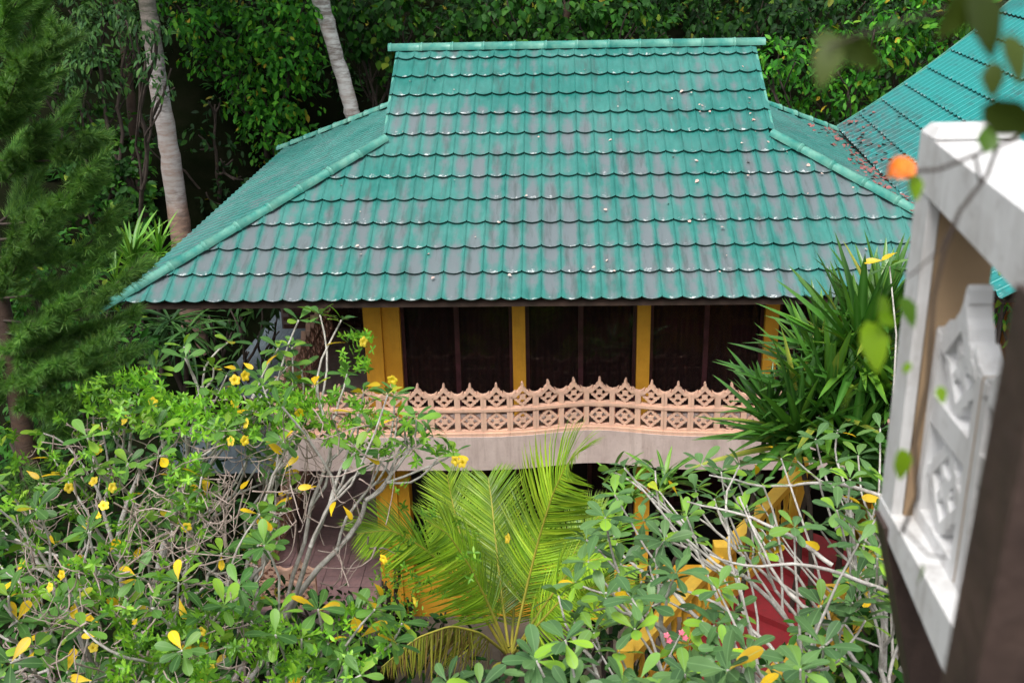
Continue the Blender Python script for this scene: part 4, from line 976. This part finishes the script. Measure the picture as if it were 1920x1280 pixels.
# ------------------------------------------------------------------ grey-branched trees with rosettes of leaves
def plumeria(label, poly, n, yfun, base, size, mat, extra=(), under=.35, spots=(), nl=(6, 9), mind=34, r_tip=.012, clear=(), parts=300, jit=.45, uj=1.0):
    th_ = thing('plumeria_tree', label, 'tree', (base[0], base[1], 0)); tips = sample_poly(poly, n, yfun, mind, jit)
    tips = np.vstack([tips]+[np.array([at(a, b, Y=y) for a, b, y in extra])]) if len(extra) else tips
    lo = sample_poly(poly, int(n*under), lambda x, y: yfun(x, y)+1.0*uj, mind*.8, .5); lo = lo-np.array([0, 0, .35])
    tips = np.vstack([tips, lo])
    if clear:
        px, py = proj(tips); keep = np.array([not any(inpoly(a, b, c_) for c_ in clear) for a, b in zip(px, py)]); tips = tips[keep]
    mb = MB(); dirs = grow(mb, base, tips, r_tip, .38, .08, 6, 8); mb.build('trunk', M['bark'], th_, smooth=True)
    P, D, Nn, L = rosettes(tips, dirs, size[0], size[1], nl)
    leaf_set(th_, TM_FRANGI, M[mat], P, D, Nn, L, 1.15, parts)
    ylw = leaf_me('yellow_leaf', TM_FRANGI, M['yellow_leaf'])
    for (a, b, y) in spots:
        d = unit(rng.normal(0, 1, 3)*np.array([1, .5, .4])); z = unit(np.array([0, -.6, .8])+rng.normal(0, .3, 3)); x = unit(np.cross(d, z)); z = np.cross(x, d); l_ = size[1]*random.uniform(.55, .85)
        place('yellow_leaf', ylw, basis_m(at(a, b, Y=y)-d*l_*.5, x, d, z, l_, l_, l_), th_)
    return th_, tips
ylf = lambda x, y: 12.3-(y-650)/630*3.9
clear_l = [((560, 885), (700, 885), (760, 1110), (600, 1120), (520, 1000)), ((640, 560), (900, 560), (900, 740), (720, 740), (640, 640))]
yl = [(630,641),(508,672),(432,688),(464,684),(700,720),(512,835),(352,763),(545,866),(577,912),(460,905),(622,952),(653,960),(650,868),(700,862),(712,1104),(340,1140),(168,1158),(60,888),(170,1190),(150,1272),(645,1168),(95,1010),(250,1240)]
tA, tipsA = plumeria('wide grey-branched tree with leaf rosettes and yellowing leaves at the lower left', [(-40,900),(60,830),(150,740),(260,700),(330,660),(420,660),(470,640),(560,640),(560,760),(520,900),(480,1060),(470,1320),(-60,1320)], 90, ylf, (-6.3, 11.2, 0), (.20, .29), 'frangi',
    [(290,700,12.3),(345,650,12.4),(400,690,12.2),(430,640,12.4),(240,780,11.8),(100,860,11.6)], .45, [(a, b, ylf(a, b)) for a, b in yl if a < 480], clear=clear_l)
tB, tipsB = plumeria('tall sprigged grey-branched tree in front of the left end of the balcony', [(480,700),(600,690),(660,680),(770,760),(850,850),(760,880),(640,860),(560,880),(500,1060),(560,1130),(700,1040),(760,1160),(700,1310),(470,1310)], 44, lambda x, y: 12.0-(y-650)/630*3.4, (-5.4, 10.0, 0), (.20, .30), 'frangi',
    [(560,600,12.2),(640,600,12.2),(600,590,12.3),(548,650,12.3),(690,700,12.0),(740,740,12),(800,800,11.8),(760,800,11.8),(850,850,11.6)], .3, [(a, b, 12-(b-650)/630*3.4) for a, b in yl if a >= 480], clear=clear_l)
yr = lambda x, y: 10.6-(y-850)/430*3.6
tC, tipsC = plumeria('broad waxy-leaved grey-branched tree over the yellow stair at the lower right', [(1150,880),(1240,860),(1400,850),(1500,830),(1640,760),(1690,820),(1690,1120),(1640,1180),(1500,1310),(960,1310),(1000,1240),(1060,1170),(1020,1100),(1130,960)], 118, yr, (3.8, 7.0, 0), (.20, .29), 'frangi_r',
    [(1150,885,11.2),(1190,900,11.2),(1668,500,12.2),(1000,1270,7.5),(900,1290,7.3),(840,1280,7.4)], .4, [(1638,488,12.1),(1668,478,12.1),(1440,836,11),(1460,1030,9.4),(1520,1020,9.3),(1350,1070,9.2),(1640,935,9.6),(1265,915,10.6),(1390,1250,8),(1160,1112,9),(1420,880,10.6)], mind=31, r_tip=.0105, uj=.9, clear=[((1400,1050),(1560,980),(1610,1000),(1500,1190),(1410,1260)),((1180,1230),(1330,1000),(1420,980),(1260,1250)),((1440,880),(1520,880),(1500,980),(1440,980))])
# dead sprays and flowers
def vine(label, base_pts, mats, regions, flowers, nst, stem_r=.005):
    b_ = base_pts[0]; th_ = thing('flowering_vine', label, 'vine', (b_[0], b_[1], 0)); mb = MB()
    for (poly, n, yf_) in nst:
        A_ = sample_poly(poly, n, yf_, 0, .35); B2 = sample_poly(poly, n, yf_, 0, .35); k = min(len(A_), len(B2))
        for i in range(k):
            j = int(np.argmin(np.linalg.norm(B2-A_[i], axis=1)+(rng.random(len(B2))*2.4)))
            mb.tube(curve_pts(A_[i], B2[j], 9, .12, -.08), np.linspace(stem_r*random.uniform(.8, 2.6), stem_r*.7, 9), 4)
    mb.tube(curve_pts((b_[0], b_[1], 0), base_pts[1], 10, .05), .02, 6); mb.build('stems', M['twig'], th_, smooth=True, kind='stuff')
    P = []; D = []; Nn = []; L = []
    for (poly, n, yf_, sz) in regions:
        for p_ in sample_poly(poly, n, yf_, 0, .2):
            d = unit(rng.normal(0, 1, 3)*[1, 1, .5]+[0, 0, .5]); x = unit(np.cross(d, rng.normal(0, 1, 3))); y = np.cross(d, x)
            for w_ in range(random.randint(1, 3)):
                for j in range(4):
                    a_ = j*1.57+w_*.8+random.gauss(0, .2); rd = x*math.cos(a_)+y*math.sin(a_); P.append(p_+d*w_*sz*.55); D.append(rd+d*.35); Nn.append(d*.9-rd*.3+rng.normal(0, .2, 3)); L.append(sz*random.uniform(.7, 1.15))
    leaf_set(th_, TM_ELL, M['vine'], np.array(P), np.array(D), np.array(Nn), np.array(L), 1., 300)
    # trumpet flowers with five petals
    V = []; Q = []; T = []
    n = 30
    for i, (h_, r_) in enumerate(((0, .06), (.35, .09), (.6, .2), (.78, .36), (.86, .62), (.80, .95))):
        for k in range(n):
            a_ = k/n*2*math.pi; lob = 1.0 if i < 3 else 1+(.16 if i < 5 else .28)*(abs(math.cos(a_*2.5))-.75); V.append((r_*lob*math.cos(a_), r_*lob*math.sin(a_), h_-(.10*(abs(math.sin(a_*2.5))) if i == 5 else 0)))
    for i in range(5):
        for k in range(n): Q.append((i*n+k, i*n+(k+1) % n, (i+1)*n+(k+1) % n, (i+1)*n+k))
    fme = mesh_np('flower', np.array(V), [np.array(Q)], M['petal'], {'rnd': np.zeros(len(V)), 'mid': np.zeros(len(V))}, True)
    for (a, b, y, s_) in flowers:
        z = unit(np.array([random.gauss(0, .6), -.6, random.uniform(-.1, .9)])); x = unit(np.cross(z, rng.normal(0, 1, 3))); yv = np.cross(z, x); s2 = .062*s_*(y/11)
        place('flower', fme, basis_m(at(a, b, Y=y), x, yv, z, s2, s2, s2), th_)
    return th_
yv = lambda x, y: ylf(x, y)-.25
fl = [(468,795),(186,845),(126,915),(206,913),(195,950),(350,985),(163,980),(455,705),(724,1045),(784,1125),(958,1010),(121,1077),(403,1252),(858,862),(440,714),(738,708),(438,826),(283,755),(676,640),(551,745),(240,790),(560,770),(180,905),(100,1100),(300,1290),(190,965),(455,825),(175,1215),(380,1180),(870,868)]
vine('yellow trumpet-flowered vine tangled through the grey branches at the lower left', [(-4.6, 10.6), at(420, 1000, Y=10.3)], None,
     [([(140,730),(260,690),(330,740),(560,720),(600,800),(420,830),(200,800)], 290, yv, .095),
      ([(315,860),(370,850),(390,1000),(330,1000)], 60, yv, .085),
      ([(230,1170),(400,1130),(620,1180),(620,1300),(200,1300)], 150, yv, .10),
      ([(640,620),(700,620),(700,700),(640,700)], 26, yv, .08),
      ([(540,700),(700,760),(860,850),(760,880),(560,820)], 60, yv, .09),
      ([(720,880),(900,990),(960,1010),(860,1110),(780,1130),(720,1000)], 34, lambda x, y: 10.6, .07),
      ([(0,800),(130,780),(400,1100),(200,1160),(0,1100)], 110, yv, .09),
      ([(620,1150),(720,1120),(760,1200),(650,1280)], 30, yv, .09)],
     [(a, b, min(yv(a, b), 11.6)-.15, 1.0) for a, b in fl],
     [([(40,850),(200,740),(560,740),(640,860),(560,1000),(460,1100),(480,1290),(0,1290)], 620, lambda x, y: ylf(x, y)+.1),
      ([(520,740),(800,820),(760,1000),(780,1120),(600,1110),(540,900)], 46, lambda x, y: 10.8),
      ([(250,940),(460,860),(420,1050),(200,1090)], 110, lambda x, y: ylf(x, y)-.1)])
# long bare limbs in front of the stair
for pts in ([(1690,1120,8.4),(1610,1085,8.3),(1500,1055,8.2),(1400,1065,8.1),(1330,1040,8.1)], [(1640,1290,8),(1560,1180,8.2),(1470,1110,8.3),(1420,1010,8.6),(1385,930,9)], [(1560,1060,8.5),(1480,1000,8.7),(1400,965,8.9),(1290,940,9.2)],
            [(1690,940,9.6),(1560,900,9.8),(1440,915,10),(1330,890,10.3)], [(1500,1300,7.8),(1440,1200,8),(1330,1120,8.2),(1220,1090,8.5)], [(1480,1110,8.3),(1560,1180,8.1),(1650,1210,8)]):
    P_ = np.array([at(a, b, Y=y) for a, b, y in pts]); tt_ = np.linspace(0, len(P_)-1, 14)
    q_ = np.stack([np.interp(tt_, range(len(P_)), P_[:, j]) for j in range(3)], -1)
    for _ in range(2): q_[1:-1] = (q_[:-2]+q_[1:-1]*2+q_[2:])/4
    MB().tube(q_+rng.normal(0, .006, q_.shape), np.linspace(.022, .008, 14), 7).build('branch', M['bark'], tC, smooth=True)
# pink blossoms
th_ = thing('blossom_spray', 'small pink blossom spray among the waxy leaves at the lower right', 'flowers', tuple(at(1270, 1190, Y=7.7)))
for (a, b) in ((1278,1185),(1255,1200),(1240,1262),(1220,1275),(1285,1195),(1250,1190)):
    c_ = at(a, b, Y=7.7); mb = MB(); P = np.tile(c_, (5, 1)); an = np.arange(5)*1.257; D = np.stack([np.cos(an), np.sin(an)*.5, np.sin(an)*.8], -1); mb.leaves(TM_ROUND, P, D, np.tile([0, -1., .5], (5, 1)), .03, 1.1); mb.build('blossom', M['pink'], th_)
MB().tube([at(1230, 1290, Y=7.75), at(1255, 1230, Y=7.7), at(1275, 1190, Y=7.7)], .006, 5).build('stalk', M['bark'], th_)

# ------------------------------------------------------------------ near twig, out of focus, right edge
tw = thing('near_twig', 'blurred hanging twig with round leaves and an orange flower crossing the white post', 'twig', tuple(at(1900, 240, Y=2.0)))
def T_(pts, Y, r): return MB().tube([at(a, b, Y=Y) for a, b in pts], r, 6)
T_([(1990,200),(1900,262),(1830,290),(1760,318),(1705,322)], 1.9, .0035).build('stem', M['darktwig'], tw, smooth=True)
T_([(1870,275),(1850,330),(1800,395),(1770,470),(1750,560),(1745,640),(1740,720),(1715,830),(1720,930),(1690,1000)], 1.9, .0035).build('stem', M['darktwig'], tw, smooth=True)
T_([(1828,290),(1838,340)], 1.9, .003).build('stem', M['darktwig'], tw, smooth=True)
T_([(1800,395),(1760,470),(1715,510),(1700,520)], 1.9, .0018).build('stem', M['darktwig'], tw, smooth=True)
T_([(1690,985),(1740,1040),(1775,1045)], 1.9, .002).build('stem', M['darktwig'], tw, smooth=True)
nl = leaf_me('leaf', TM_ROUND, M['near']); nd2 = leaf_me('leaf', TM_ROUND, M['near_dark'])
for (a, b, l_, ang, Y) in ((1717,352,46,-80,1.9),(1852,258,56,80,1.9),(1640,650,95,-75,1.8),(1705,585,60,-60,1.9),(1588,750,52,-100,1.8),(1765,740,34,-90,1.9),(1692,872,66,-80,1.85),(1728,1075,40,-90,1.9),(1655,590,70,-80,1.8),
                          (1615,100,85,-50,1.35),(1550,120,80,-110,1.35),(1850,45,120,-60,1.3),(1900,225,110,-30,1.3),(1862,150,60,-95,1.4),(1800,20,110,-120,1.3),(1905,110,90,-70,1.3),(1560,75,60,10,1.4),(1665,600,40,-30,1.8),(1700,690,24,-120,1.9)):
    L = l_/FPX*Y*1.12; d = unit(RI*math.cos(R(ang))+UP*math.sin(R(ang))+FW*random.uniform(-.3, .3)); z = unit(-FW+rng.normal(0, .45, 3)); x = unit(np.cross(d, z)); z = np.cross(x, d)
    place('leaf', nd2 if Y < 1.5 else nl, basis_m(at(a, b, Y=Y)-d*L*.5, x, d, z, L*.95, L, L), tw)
T_([(1990,-20),(1900,10),(1810,5),(1700,40),(1600,70),(1550,90)], 1.35, .002).build('stem', M['darktwig'], tw, smooth=True)
mb = MB(); c_ = at(1690, 314, Y=1.9)
an = np.arange(9)*.7; mb.leaves(TM_ROUND, np.tile(c_+UP*.018, (9, 1)), np.outer(np.cos(an)*.55, RI)+np.outer(np.full(9, -1.), UP)+np.outer(np.sin(an)*.5, FW), np.tile(-FW, (9, 1))+rng.normal(0, .4, (9, 3)), .042, 1.2); mb.build('flower', M['orange'], tw, smooth=True)
